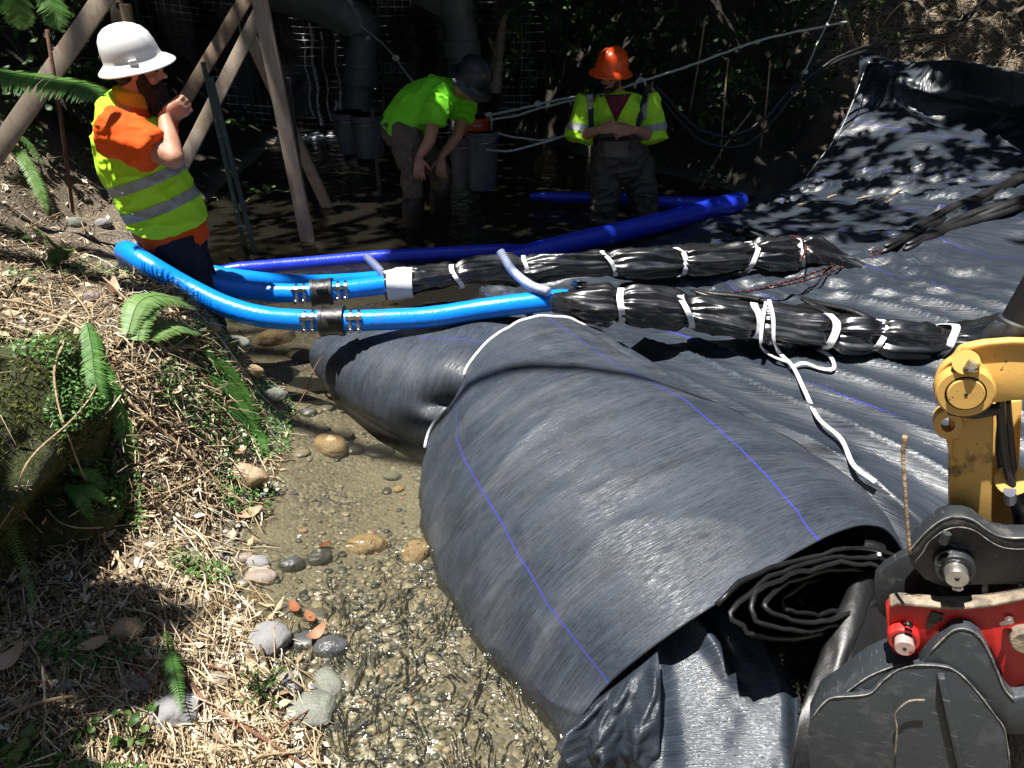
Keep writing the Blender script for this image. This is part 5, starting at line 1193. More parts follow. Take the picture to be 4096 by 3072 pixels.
o = mb.build('moss_tuft', MT['moss'], MOS, None, False, True); o['kind'] = 'stuff'
# ------------------------------------------------------------------ stones
def rock(c, r, m_, label, cat='stone', name='stone', seed=0, group=None, ang=.35, rz=0):
    bm = bmesh.new(); bmesh.ops.create_icosphere(bm, subdivisions=4, radius=1)
    random.seed(seed * 13 + 5); planes = [(V((random.gauss(0, 1), random.gauss(0, 1), random.gauss(0, .8))).normalized(), random.uniform(.62, .95)) for _ in range(11)]
    Mz = Matrix.Rotation(rz, 3, 'Z')
    for v in bm.verts:
        p = v.co.copy(); q = p * (1 + .16 * noise.noise(p * 1.4 + V((seed * 3.1, 0, 0))))
        for n_, d_ in planes:
            k = q.dot(n_) - (d_ + (1 - ang) * .25)
            if k > 0: q -= n_ * k * min(1, .35 + ang)
        q *= 1 + .05 * noise.noise(p * 4 + V((seed, 0, 0))) + .015 * noise.noise(p * 14)
        v.co = Mz @ V((q.x * r[0], q.y * r[1], q.z * r[2]))
    me = bpy.data.meshes.new(name); bm.to_mesh(me); bm.free()
    o = fin(name, me, m_, None, 40); o.location = c; return tag(o, label, cat, group)
G_ = ['ground', 'moss']
def hg(u, v, off=0): return hit(u, v, off, G_)
RK = [  # u, v, half-width px, depth ratio, height ratio, material, angular, label
 (330, 450, 20, .75, .5, 1, 0, 'smooth tan cobble shining just under the water beside the big roll'),
 (366, 549, 20, .7, .45, 1, 0, 'tan oval cobble breaking the water left of the wood chip'),
 (416, 556, 15, 1.3, .5, 1, .6, 'tan ribbed wood coloured stone against the foot of the big roll'),
 (291, 568, 13, .7, .5, 2, 0, 'rounded dark grey wet pebble, right of a pair at the shore'),
 (257, 566, 12, .7, .5, 0, 0, 'rounded pale grey wet pebble, left of a pair at the shore'),
 (318, 561, 13, .8, .5, 2, 0, 'big round grey wet pebble at the end of the row'),
 (261, 581, 16, .6, .4, 4, .5, 'flat pinkish stone below the row of wet pebbles'),
 (268, 650, 20, 1.1, .8, 0, .8, 'sharp upright grey stone at the edge of the wet gravel'),
 (330, 652, 16, .8, .6, 2, .3, 'dark wet stone beside the curled red leaf'),
 (170, 725, 24, 1.1, .6, 0, .9, 'flat angular grey slab lying under the green fern tip'),
 (126, 640, 16, .8, .8, 1, .6, 'pale broken rock above the dark gap in the litter'),
 (242, 482, 26, .5, .5, 1, .8, 'pinkish tan rock in the water under the white flowers'),
 (328, 690, 14, 1.4, .4, 3, .5, 'flat wet stone with a bright edge in the shallow gravel'),
 (310, 718, 26, .8, .35, 3, .6, 'broad pale flat rock in the gravel near the bottom'),
 (290, 690, 12, .6, .5, 2, .3, 'small dark wet stone left of the flat wet stone'),
 (262, 498, 8, .8, .5, 2, .5, 'small blue grey stone on the muddy shore'),
 (24, 413, 8, 1.4, 1.2, 0, .7, 'pale grey stone set upright in the moss'),
 (275, 342, 20, .6, .5, 1, .2, 'yellowish boulder seen through the water under the blue hoses'),
 (235, 345, 16, .6, .5, 3, .2, 'grey green boulder under water left of the yellowish one'),
 (300, 358, 16, .6, .4, 3, .2, 'pale green boulder under water close to the small roll'),
 (268, 398, 18, .6, .4, 3, .2, 'flat green grey rock under water below the ferny bank'),
 (250, 372, 14, .6, .4, 1, .2, 'brown rock under water against the bank edge'),
 (352, 452, 12, .7, .4, 2, .2, 'dark underwater cobble right of the tan one'),
 (392, 478, 10, .7, .4, 3, 0, 'greenish cobble on the silt beside the big roll'),
 (398, 491, 7, .7, .5, 1, 0, 'small tan pebble on the silt beside the big roll'),
 (60, 692, 10, .8, .7, 0, .6, 'grey stone half buried in the dark gap'),
 (140, 690, 14, .9, .5, 4, .6, 'brown grey stone left of the flat angular slab'),
 (215, 686, 12, .8, .6, 4, .6, 'brownish stone in the litter right of the slab'),
 (352, 610, 8, .7, .5, 3, .2, 'small pebble above the curled leaves'),
 (245, 560, 9, .7, .5, 4, .3, 'tan pebble half under twigs at the shore'),
 (210, 330, 10, .7, .5, 1, .2, 'brown stone by the submerged boot'),
 (90, 300, 9, .8, .6, 4, .5, 'brownish stone lying in the upper litter'),
 (103, 226, 8, .8, .6, 0, .4, 'pale stone on the sunlit far shore'),
 (75, 226, 9, .8, .6, 3, .4, 'pale flat stone left on the sunlit far shore'),
]
for i, (u, v, hw, dr, hr, mi, an, lab) in enumerate(RK):
    p = hg(u, v); s_ = (p - CAM).length / FPX * hw * .95
    p = p + V((0, s_ * dr * .3, 0)); p.z = float(gz(p.x, p.y)) + s_ * hr * (.25 if an < .4 else .35)
    rock(p, (s_, s_ * dr, s_ * hr), ROCKS[mi], lab, seed=i + 1, ang=an, rz=(i * .7) % 1.2 - .6, group='stones along the stream edge')
# gravel bed
random.seed(11)
TP = []
for sd in range(7):
    mb = MB(); mb.ball(V((0, 0, 0)), (1, 1, 1), 8, 6, jit=.28); TP.append((np.array([tuple(p) for p in mb.v]), mb.f))
mb = MB(); k = 0
while k < 9000:
    v = 470 + 320 * random.random() ** .8; u = random.uniform(190, 640)
    p = pz(u, v, 0)
    dens = .12 + .88 * float(sstep(.42, .6, vn(np.array(p.x * 2.5 + 40), np.array(p.y * 2.5))))
    if p.y > 2.15: dens *= .35
    if u < 300 and v < 560: dens *= .25
    if random.random() > dens: continue
    x, y = p.x, p.y; z = float(gz(x, y)); r = .003 + .013 * random.random() ** 4
    vs, fs = TP[random.randrange(7)]; ca, sa = math.cos(random.random() * 6), math.sin(random.random() * 6)
    mb.add([V(((q[0] * ca - q[1] * sa) * r * 1.2 + x, (q[0] * sa + q[1] * ca) * r + y, q[2] * r * .6 + z + r * .15)) for q in vs], fs, random.random()); k += 1
k = 0
while k < 150:       # flat half buried cobbles under the shallow water
    u = random.uniform(235, 560); v = random.uniform(375, 770); p = pz(u, v, -.03); z = float(gz(p.x, p.y))
    if z > -.012 or float(vn(np.array(p.x * 1.7 + 11), np.array(p.y * 1.7))) < .38: continue
    k += 1; r = .014 + .032 * random.random() ** 1.8; vs, fs = TP[random.randrange(7)]; ca, sa = math.cos(random.random() * 6), math.sin(random.random() * 6); ex_ = random.uniform(.6, 1.5)
    mb.add([V(((q[0] * ca - q[1] * sa) * r * ex_ + p.x, (q[0] * sa + q[1] * ca) * r + p.y, q[2] * r * .38 + z + r * .05)) for q in vs], fs, random.random() * .9)
tag(mb.build('gravel', MT['gravel'], None, None, True, True), kind='stuff')
# ------------------------------------------------------------------ dry litter on the left bank
def on_bank(x, y): return np.interp(y, XW[:, 0], XW[:, 1]) - x
random.seed(21)
mb = MB(); ml = MB(); ms = MB(); k = 0; tries = 0
while k < 17000 and tries < 170000:
    tries += 1
    v = random.uniform(150, 800); u = random.uniform(-40, 330) if random.random() < .88 else random.uniform(-420, -40)
    p = hg(u, v)
    e = on_bank(p.x, p.y)
    gap_ = p.z - float(gz(p.x, p.y)) > .06
    if gap_ and random.random() < .975: continue
    if e < -.04 or p.y > 7 or (p.y > 5 and random.random() < .5): continue
    if p.y < 2.6 and e > .95 and not gap_: continue
    if e < .12 and random.random() < .6: continue
    clump = float(vn(np.array(p.x * 3 + 7), np.array(p.y * 3)))
    if random.random() > .35 + clump: continue
    k += 1
    z = p.z
    if k % 5 < 3:
        L_ = .02 + .22 * random.random() ** 2.4; a = random.gauss(-.75, .6); r = .0012 + .0028 * random.random() ** 2
        d = V((math.cos(a), math.sin(a), random.gauss(0, .25))); q = V((p.x, p.y, z + .004 + .03 * random.random() ** 2)); bend = V((random.gauss(0, .1), random.gauss(0, .1), random.gauss(0, .06))) * L_
        mb.tube([q - d * L_ / 2, q + bend, q + d * L_ / 2], [r, r * .9, r * .5], 4, True, min(1, max(0, random.gauss(.48, .27))))
    else:
        L_ = .004 + .032 * random.random() ** 2.6; w = L_ * random.uniform(.25, .6); a = random.random() * 6.28
        d = V((math.cos(a), math.sin(a), random.gauss(0, .4))).normalized(); s_ = d.cross(V((random.gauss(0, .5), random.gauss(0, .5), 1))).normalized(); q = V((p.x, p.y, z + .004 + .022 * random.random()))
        up_ = V((0, 0, .3 * L_ * random.random()))
        ml.add([q - d * L_, q + s_ * w - up_ * .3, q + d * L_ + up_, q - s_ * w], [(0, 1, 2), (0, 2, 3)], min(1, max(0, random.gauss(.55, .34))))
for i in range(330):      # long tangled stems
    v = random.uniform(240, 770); u = random.uniform(20, 270); p = hg(u, v); e = on_bank(p.x, p.y)
    if e < .05 or p.y > 5.5 or p.z - float(gz(p.x, p.y)) > .05 or (p.x < -1.3 and p.y < 2.6): continue
    L_ = random.uniform(.12, .42); a = random.gauss(-.8, .55); pts = []
    for q in range(7):
        x = p.x + math.cos(a) * L_ * (q / 6 - .5); y = p.y + math.sin(a) * L_ * (q / 6 - .5); a += random.gauss(0, .09)
        pts.append(drop(x, y, G_, .012 + .03 * math.sin(math.pi * q / 6) * random.uniform(.5, 1.2)))
    r = random.uniform(.0016, .0042); mb.tube(pts, [r * (1 - .5 * q / 6) for q in range(7)], 5, True, min(1, max(0, random.gauss(.68, .2))))
tag(mb.build('dry_twig_litter', MT['litter'], None, None, True, True), kind='stuff')
tag(ml.build('dry_leaf_litter', MT['litter'], None, None, False, True), kind='stuff')
mg = MB(); k = 0; tries = 0; random.seed(31)
while k < 6500 and tries < 70000:      # patches of low green ground cover
    tries += 1; v = random.uniform(235, 780); u = random.uniform(10, 300); p = hg(u, v); e = on_bank(p.x, p.y)
    if e < -.05 or p.y > 5: continue
    if float(vn(np.array(p.x * 4.5 + 60), np.array(p.y * 4.5))) + (.22 if 0 < e < .35 and 2.3 < p.y < 3.4 else 0) < .66: continue
    k += 1; q = V((p.x, p.y, p.z + .01 + .045 * random.random())); a = random.random() * 6.28; d = V((math.cos(a), math.sin(a), random.gauss(.2, .5))).normalized(); L_ = .004 + .009 * random.random(); s_ = d.cross(V((random.gauss(0, .5), random.gauss(-.3, .5), 1))).normalized() * L_ * .5
    mg.add([q - d * L_, q + s_, q + d * L_, q - s_], [(0, 1, 2), (0, 2, 3)], min(1, max(0, random.gauss(.6, .25))))
tag(mg.build('ground_cover', MT['fern'], None, None, False, True), kind='stuff')
# larger sticks, each its own thing
STK = [([(92, 362), (135, 410), (180, 452), (218, 488), (250, 512)], .0085, 'stick', 'long straight pale stick slanting across the bank down to the mud'),
 ([(0, 312), (40, 318), (80, 335), (98, 360), (97, 392), (75, 425), (35, 462), (20, 490), (22, 515), (40, 535)], .005, 'stick', 'thin looping bramble stem curling over the moss'),
 ([(64, 345), (55, 375), (58, 410), (70, 450), (85, 488)], .005, 'stick', 'bent thin stem hanging down the mossy side'),
 ([(180, 355), (205, 385), (225, 410), (234, 430)], .006, 'redstick', 'dark brown stick leaning at the ferny water edge'),
 ([(165, 352), (192, 355), (216, 360)], .005, 'stick', 'short yellowish stalk under the pale fern'),
 ([(172, 668), (215, 715), (260, 745), (305, 772)], .009, 'redstick', 'long red brown branch running to the bottom of the frame'),
 ([(260, 752), (285, 735), (305, 722), (319, 708)], .004, 'redstick', 'thin red twig crossing the flat rock at the bottom'),
 ([(-5, 729), (30, 716), (65, 708), (95, 702)], .0075, 'stick', 'grey forked branch over the dark gap at the lower left'),
 ([(0, 690), (45, 690), (52, 700), (58, 722), (64, 745)], .004, 'redstick', 'reddish bent twig hanging over the dark gap'),
 ([(90, 570), (115, 600), (145, 600)], .005, 'stick', 'forked pale twig in the middle of the litter'),
 ([(100, 535), (108, 552), (122, 568), (130, 580)], .007, 'stick', 'thick crooked pale root in the litter'),
 ([(45, 512), (60, 528), (85, 534), (130, 532), (172, 527)], .004, 'stick', 'long thin stalk bowed across the upper litter'),
 ([(135, 582), (165, 605), (195, 632), (218, 648)], .0055, 'stick', 'orange brown straight stalk pointing to the wet gravel'),
 ([(92, 645), (130, 668), (155, 692), (170, 715)], .006, 'redstick', 'dark brown stick left of the flat slab'),
 ([(85, 232), (70, 215), (20, 235), (0, 232)], .004, 'stick', 'thin curved twig on the upper left shore'),
 ([(60, 240), (105, 285), (150, 330), (190, 370)], .005, 'stick', 'straw coloured stalk running down beside the blue hose'),
 ([(30, 250), (75, 300), (100, 340)], .005, 'stick', 'straw stalk parallel to the upper bank edge'),
 ([(155, 500), (190, 490), (220, 470), (230, 460)], .006, 'stick', 'grey broken branch by the pinkish rock'),
 ([(292, 415), (306, 390), (318, 362), (334, 350)], .003, 'redstick', 'thin reddish dead twig sticking out of the water by the small roll'),
 ([(296, 400), (312, 384), (330, 365)], .0022, 'redstick', 'finer reddish twig beside the dead twig in the water'),
 ([(120, 660), (150, 668), (190, 670), (240, 682), (262, 684)], .004, 'redstick', 'rust coloured fern stalk across the litter'),
 ([(65, 690), (100, 700), (140, 735), (160, 760)], .005, 'stick', 'brown stick in the lower litter left of the slab'),
 ([(10, 752), (40, 760), (62, 775)], .004, 'stick', 'short brown twig in the dark lower corner'),
 ([(225, 768), (262, 765), (305, 760), (318, 752)], .004, 'stick', 'pale frayed stick at the bottom beside the branch')]
for pts, r, mk, lab in STK:
    w = []
    inw = 'water' in lab and 'edge' not in lab
    for j, (u, v) in enumerate(pts):
        if inw: w.append(pz(u, v, .0 + .07 * j))
        else:
            p = hg(u, v, .012); p.z += .012 + .018 * math.sin(math.pi * j / max(1, len(pts) - 1)); w.append(p)
    pa = cr(w, 7); mb = MB().tube(pa, [r * (1 - .45 * i / len(pa)) * (1 + .15 * noise.noise(V((i * .8, r * 900, 0)))) for i in range(len(pa))], 7)
    tag(mb.build('stick', MT[mk], None), lab, 'stick', 'sticks on the bank')
# bits of straw on the black sheet
for (a, b2, lab) in (((868, 207), (888, 198), 'longest pale straw lying on the dappled black sheet'), ((892, 196), (901, 190), 'short thick straw at the top of the long one'), ((857, 200), (872, 197), 'thin pale straw left of the long one on the sheet'), ((827, 199), (836, 196), 'short straw on the sheet further left'), ((798, 206), (806, 205), 'tiny straw on the sheet near the thick blue hose')):
    A, B_ = hit(*a, .008, ['sheet']), hit(*b2, .008, ['sheet']); mb = MB().tube([A, A.lerp(B_, .5) + V((0, 0, .004)), B_], .008, 6); tag(mb.build('straw', MT['stick'], None), lab, 'straw', 'straws on the black sheet')
# fallen red-brown leaves
def leafshape(mb, c, d, n_, L_, w, curl, tint):
    d = d.normalized(); s_ = d.cross(n_).normalized(); n_ = s_.cross(d); m_ = 8; vs = []
    for i in range(m_ + 1):
        t = i / m_; ww = w * math.sin(math.pi * min(1, t * .93 + .05)) ** .8; c0 = c + d * (t - .5) * L_ + n_ * (curl * (t - .5) ** 2 * 4 * L_)
        vs += [c0 - s_ * ww + n_ * ww * .35, c0, c0 + s_ * ww + n_ * ww * .35]
    fs = []
    for i in range(m_): fs += [(i * 3, i * 3 + 1, i * 3 + 4, i * 3 + 3), (i * 3 + 1, i * 3 + 2, i * 3 + 5, i * 3 + 4)]
    mb.add(vs, fs, tint)
for (u, v, L_, ang, tint, lab, zz) in ((296, 612, .075, -.9, .1, 'red brown leaf on the wet gravel, upper one of a trio', .02), (312, 622, .07, -.9, .15, 'red brown leaf on the wet gravel, middle one of a trio', .02), (318, 640, .085, .9, .6, 'curled pale orange leaf below the other two', .03), (326, 548, .05, .3, .05, 'small bright rust leaf above the oval cobble', .02), (252, 519, .10, .5, .75, 'long tan leaf at the muddy edge', .03), (117, 302, .11, -1.3, .9, 'big curled tan leaf hanging on the upper moss', .05), (100, 655, .09, .4, .85, 'pale pinkish leaf over the dark gap', .05), (60, 470, .09, -1.2, .8, 'tan bark like leaf on the moss edge', .04), (180, 402, .06, 1.4, .95, 'pale dry leaf standing in the litter', .05), (112, 545, .06, .6, 1.0, 'yellowish dry leaf in the upper litter', .05), (15, 675, .12, .7, .95, 'bleached leaf at the far lower left', .06), (245, 470, .06, .9, .7, 'leaf stuck on the pinkish tan rock', .10)):
    p = hg(u, v, .0); p.z += zz; mb = MB(); leafshape(mb, p, V((math.cos(ang), math.sin(ang), .1)), V((.1, -.35, 1)), L_, L_ * .22, .5 if 'curl' in lab or 'bleach' in lab else .2, tint)
    tag(mb.build('fallen_leaf', MT['brownleaf'], None, None, True, True), lab, 'leaf', 'fallen leaves')
# ------------------------------------------------------------------ ferns, weeds, shrubs
def frond(mb, pts, w, n=26, tint=.5, both=True, droop=.25):
    pa = cr(pts, 12); m_ = len(pa); mb.tube(pa, [.0035 * (1 - .7 * i / m_) for i in range(m_)], 5, True, tint)
    for i in range(n):
        t = (i + .6) / n; j = min(m_ - 2, int(t * (m_ - 1))); p = pa[j].lerp(pa[j + 1], t * (m_ - 1) - j); d = (pa[j + 1] - pa[j]).normalized()
        s_ = d.cross(V((0, 0, 1)) + V((.3, -.2, 0)))
        if s_.length < .1: s_ = d.cross(V((0, 1, 0)))
        s_.normalize(); nn = s_.cross(d); L_ = w * (math.sin(math.pi * min(1, .12 + t * .88)) ** .7) * (.9 + .2 * random.random())
        for sg in (-1, 1):
            q = (s_ * sg + d * .35 - V((0, 0, droop * (.7 + .6 * random.random())))).normalized(); wd = d * min(.011, L_ * .16); tt = min(1, max(0, tint + random.gauss(0, .12)))
            a, b_ = p + q * L_ * .5 + nn * L_ * .05, p + q * L_ - V((0, 0, droop * L_ * .25))
            mb.add([p - wd * .6, p + wd * .6, a + wd, a - wd, b_], [(0, 1, 2, 3), (3, 2, 4)], tt)
def fern(fronds, label, name='fern', tint=.5, cat='fern', w=.05):
    c = fronds[0][0]; root = empty(name, c, label, cat, 'ferns on the bank')
    for f in fronds:
        mb = MB(); frond(mb, f, w, tint=tint, n=int(14 + 60 * min(1, sum((f[i + 1] - f[i]).length for i in range(len(f) - 1))))); mb.build('frond', MT['fern'], root, None, False, True)
random.seed(8)
def hgl(l, zs): 
    out = []
    for (u, v), z in zip(l, zs): p = hg(u, v); p.z += z; out.append(p)
    return out
yv = 3.0
fern([[at(-20, 70, 3.2), at(15, 74, 3.2), at(55, 80, 3.15), at(85, 86, 3.1), at(101, 97, 3.08)]], 'big sword fern frond arching in from the left edge behind the man', tint=.55, w=.135)
fern([[at(8, -20, 3.4), at(14, -5, 3.4), at(18, 12, 3.4), at(22, 30, 3.4)], [at(38, -24, 3.4), at(47, -6, 3.4), at(54, 10, 3.38), at(57, 30, 3.36)], [at(-12, -20, 3.4), at(2, -5, 3.4), at(8, 14, 3.4)]], 'hanging fern fronds in the top left corner', tint=.75, w=.075)
fern([hgl([(-10, 172), (12, 168), (34, 172), (50, 186)], (.25, .3, .25, .15)), hgl([(10, 170), (28, 180), (44, 205), (50, 222)], (.25, .22, .15, .05))], 'pale drooping fern at the left edge below the timber', tint=.85, w=.07)
fern([hgl([(130, 345), (148, 332), (175, 328), (206, 330)], (.05, .14, .15, .10)), hgl([(140, 352), (150, 335), (165, 325), (190, 322)], (.05, .12, .13, .12)), hgl([(150, 350), (180, 345), (205, 345)], (.05, .10, .06))], 'pale sunlit fern on the bank edge below the blue hose', tint=.95, w=.07)
fern([hgl([(92, 340), (97, 365), (100, 395), (108, 425)], (.08, .08, .06, .03)), hgl([(95, 350), (110, 395), (125, 430), (142, 465)], (.06, .06, .04, .02)), hgl([(110, 400), (130, 440), (138, 470)], (.05, .05, .02))], 'bright green fern hanging down the middle of the bank', tint=.6, w=.055)
fern([hgl([(205, 360), (232, 385), (252, 420), (258, 432)], (.06, .07, .06, .04)), hgl([(210, 385), (235, 405), (252, 435), (262, 450)], (.05, .07, .06, .03)), hgl([(215, 410), (240, 425), (260, 445), (268, 466)], (.04, .06, .05, .02)), hgl([(225, 395), (245, 410), (262, 430)], (.05, .06, .05))], 'lush green fern overhanging the water edge', tint=.5, w=.06)
fern([hgl([(75, 480), (95, 488), (112, 500)], (.05, .07, .04)), hgl([(75, 500), (95, 505), (115, 512)], (.05, .07, .04)), hgl([(70, 495), (85, 510), (95, 530)], (.05, .06, .03)), hgl([(95, 520), (110, 535), (118, 548)], (.05, .06, .02))], 'small bright fern clump at the foot of the moss', tint=.7, w=.035)
fern([hgl([(170, 645), (178, 680), (184, 705), (190, 735)], (.06, .10, .10, .09))], 'single green fern frond lying over the grey slab', tint=.55, w=.030)
fern([hgl([(5, 520), (18, 552), (36, 590), (50, 630), (54, 655)], (.30, .30, .26, .22, .18))], 'fern frond with curled bleached tips hanging before the dark gap', tint=1.0, w=.024)
fern([hgl([(35, 240), (45, 246), (52, 260)], (.1, .1, .06)), hgl([(20, 240), (30, 250), (36, 262)], (.1, .1, .06))], 'small green plant on the upper left shore', tint=.55, w=.03)
def plant(base, label, n, spread, lsize, m_='leaf', tint=.7, name='weed_plant', cat='plant', group='leafy weeds', stems=True, up_=1.0):
    root = empty(name, base, label, cat, group); st = MB(); lf = MB()
    for i in range(n):
        d = V((random.gauss(0, 1), random.gauss(0, 1), abs(random.gauss(up_, .5)))).normalized(); L_ = spread * random.uniform(.35, 1); tip = base + d * L_; tip.z -= .15 * L_
        st.tube(cr([base, base + d * L_ * .5 + V((0, 0, L_ * .08)), tip], 3), .0022, 4, True, .3)
        nn = V((random.gauss(0, .5), random.gauss(-.2, .5), 1)); leafshape(lf, tip, V((d.x, d.y, random.gauss(-.1, .3))), nn, lsize * random.uniform(.6, 1.2), lsize * .32, .25, min(1, max(0, random.gauss(tint, .18))))
    st.build('stem', MT['leaf'], root, None, True, True); lf.build('foliage', MT[m_], root, None, True, True)
plant(hgl([(57, 268)], (.03,))[0], 'broad green leaves on a weed at the upper left bank', 5, .10, .13, tint=.95)
plant(hgl([(218, 312)], (.03,))[0], 'pale flowering weed hanging over the blue hose', 10, .14, .03, 'paleleaf', .5)
plant(hgl([(232, 458)], (.03,))[0], 'white flowered weed above the pinkish rock at the water', 14, .13, .028, 'paleleaf', .9)
plant(hgl([(270, 496)], (.02,))[0], 'white flowered sprig lying on the muddy shore', 14, .08, .022, 'paleleaf', .9)
plant(hgl([(262, 700)], (.02,))[0], 'tangled pale green weed at the edge of the gravel', 26, .12, .022, 'leaf', .95)
plant(hgl([(135, 752)], (.02,))[0], 'green leafy weed at the bottom of the litter', 16, .12, .04, 'leaf', .85)
plant(hgl([(30, 768)], (.03,))[0], 'pale green weed in the dark lower left corner', 14, .12, .05, 'leaf', .9)
plant(hgl([(85, 740)], (.02,))[0], 'small green weed beside the dark gap', 10, .09, .03, 'leaf', .8)
plant(hgl([(245, 340)], (-.02,))[0] + V((-.06, .05, .12)), 'green sprig at the water edge under the hose', 12, .12, .03, 'leaf', .8)
plant(at(244, 128, 6.9), 'bright green sprig by the shaded far water', 10, .18, .05, 'leaf', .9)
plant(at(266, 195, 6.3), 'green floating sprig behind the tall timber leg', 12, .2, .06, 'leaf', .9)
plant(at(870, 12, 7.9), 'lit green leaves hanging at the top right bank', 10, .22, .10, 'leaf', .95)
plant(at(896, 48, 7.6), 'green sprig beside the black cables', 9, .16, .07, 'leaf', .9)
plant(at(716, 208 - 28, 7.0), 'small pale weed at the shaded water line right of the waders', 12, .16, .05, 'paleleaf', .3)
# shaded shrubs on the back and right bank
def shrub(c, r, n, label, tint=.35, ls=.08, seed=1):
    random.seed(seed); root = empty('shrub', V((c.x, c.y, c.z - r * .6)), label, 'shrub', 'shaded shrubs behind the men'); st = MB(); lf = MB()
    for i in range(9):
        a = random.random() * 6.28; tip = c + V((math.cos(a) * r[0] if hasattr(r, '__len__') else math.cos(a) * r * .8, math.sin(a) * .3 - .1, random.uniform(-.3, .9) * r)); st.tube(cr([c + V((.1 * math.cos(a), .3, -r)), c.lerp(tip, .4) + V((0, .1, -r * .2)), tip], 6), [.012 * (1 - .8 * q / 13) for q in range(13)], 5)
    for i in range(n):
        d = V((random.gauss(0, 1), random.gauss(0, 1), random.gauss(0, 1))).normalized(); k = random.random() ** .4
        p = c + V((d.x * r, d.y * r * .6, d.z * r)) * k
        if noise.noise(p * 2.3 + V((seed, 0, 0))) < -.12: continue
        leafshape(lf, p, V((random.gauss(0, 1), random.gauss(0, 1), random.gauss(-.5, .6))), V((random.gauss(0, .6), -.6, random.gauss(.8, .5))), ls * random.uniform(.5, 1.3), ls * .3, .2, min(1, max(0, random.gauss(tint, .22))))
    st.build('stem', MT['bark'], root); lf.build('foliage', MT['leaf'], root, None, True, True)
SH = [(560, 20, 8.9, .75, 500, 'shaded ivy covered shrub just right of the bleached root', .45), (600, 70, 8.4, .55, 320, 'dim leafy shrub behind the orange hard hat', .35), (690, 40, 8.2, .7, 420, 'dark shrub in the middle of the right bank', .2), (735, 105, 7.5, .4, 160, 'sparse pale leaved shrub hanging over the black cables', .5), (800, 20, 7.9, .6, 320, 'dark shrub at the top centre of the right bank', .2), (655, 130, 7.9, .4, 150, 'low dim shrub right of the man in waders', .3), (520, 60, 9.0, .35, 200, 'bright flecked shrub beside the bleached root', .8), (470, -10, 9.7, .6, 250, 'shrub at the top above the pipe elbow', .4), (30, 30, 6.4, .8, 500, 'dark shrub in the top left corner behind the broad timber', .25), (110, 110, 6.6, .45, 220, 'dark shrub behind the shoulder of the man in the white hat', .3), (20, 130, 6.2, .4, 200, 'low dark shrub under the broad timber', .3), (800, 80, 7.5, .35, 120, 'sparse dark shrub left of the raised sheet edge', .3)]
for i, (u, v, y, r, n, lab, tn) in enumerate(SH): shrub(at(u, v, y), r, n, lab, tn, seed=i + 31)
# bleached root and dead stems on the far right bank
mb = MB(); pa = cr([at(494, 92, 8.8), at(496, 70, 8.8), at(500, 45, 8.8), at(503, 25, 8.75), at(506, 14, 8.7)], 8); mb.tube(pa, [.085 * (1 - .75 * i / len(pa)) * (1 + .25 * noise.noise(V((i * .5, 2, 0)))) for i in range(len(pa))], 12)
mb.tube(cr([at(498, 60, 8.75), at(492, 46, 8.7), at(489, 38, 8.7)], 5), .02, 6); tag(mb.build('root_stump', MT['pale_bark'], None), 'bleached upright root stump in the shaded back', 'root')
random.seed(77)
for i, (u0, v0, u1, v1, y) in enumerate(((850, 40, 838, 5, 7.6), (862, 60, 846, 12, 7.6), (880, 30, 905, 0, 7.9), (930, 45, 968, 18, 7.9), (700, 190, 752, 110, 7.2), (720, 160, 728, 60, 7.4), (690, 110, 705, 20, 7.7), (760, 150, 770, 60, 7.2))):
    lab = ['bent dry stalk at the top of the right bank', 'second dry stalk below the bent one', 'thin dry stalk beside the hanging leaves', 'pale dry stalk on the sunlit corner slope', 'thin dead stem leaning over the shaded water', 'upright dead vine in the shaded bank', 'hanging dead vine in the upper shaded bank', 'dead vine close to the black cables'][i]
    pa = cr([at(u0, v0, y), at((u0 + u1) / 2 + random.uniform(-5, 5), (v0 + v1) / 2, y - .1), at(u1, v1, y)], 6); tag(MB().tube(pa, .008, 5).build('dry_stalk', MT['stick'], None), lab, 'stalk', 'dry stalks on the right bank')
# dry grass and brown soil slope at the top right corner
mb = MB(); random.seed(9); k = 0
while k < 2600:
    u = random.uniform(835, 1060); v = random.uniform(-20, 78); p = hg(u, v)
    if p.y < 6 or random.random() > .25 + .9 * float(vn(np.array(p.x * 2.1), np.array(p.y * 2.1 + p.z))): k += 1; continue
    k += 1; a = random.random() * 6.28; L_ = .05 + .14 * random.random(); d = V((math.cos(a), math.sin(a) - .5, random.gauss(-.2, .5))).normalized()
    mb.tube([p + V((0, 0, .01)), p + d * L_ * .5 + V((0, 0, .04)), p + d * L_], [.004, .003, .0015], 4, True, min(1, max(0, random.gauss(.5, .25))))
tag(mb.build('dry_grass', MT['litter'], None, None, True, True), kind='stuff')
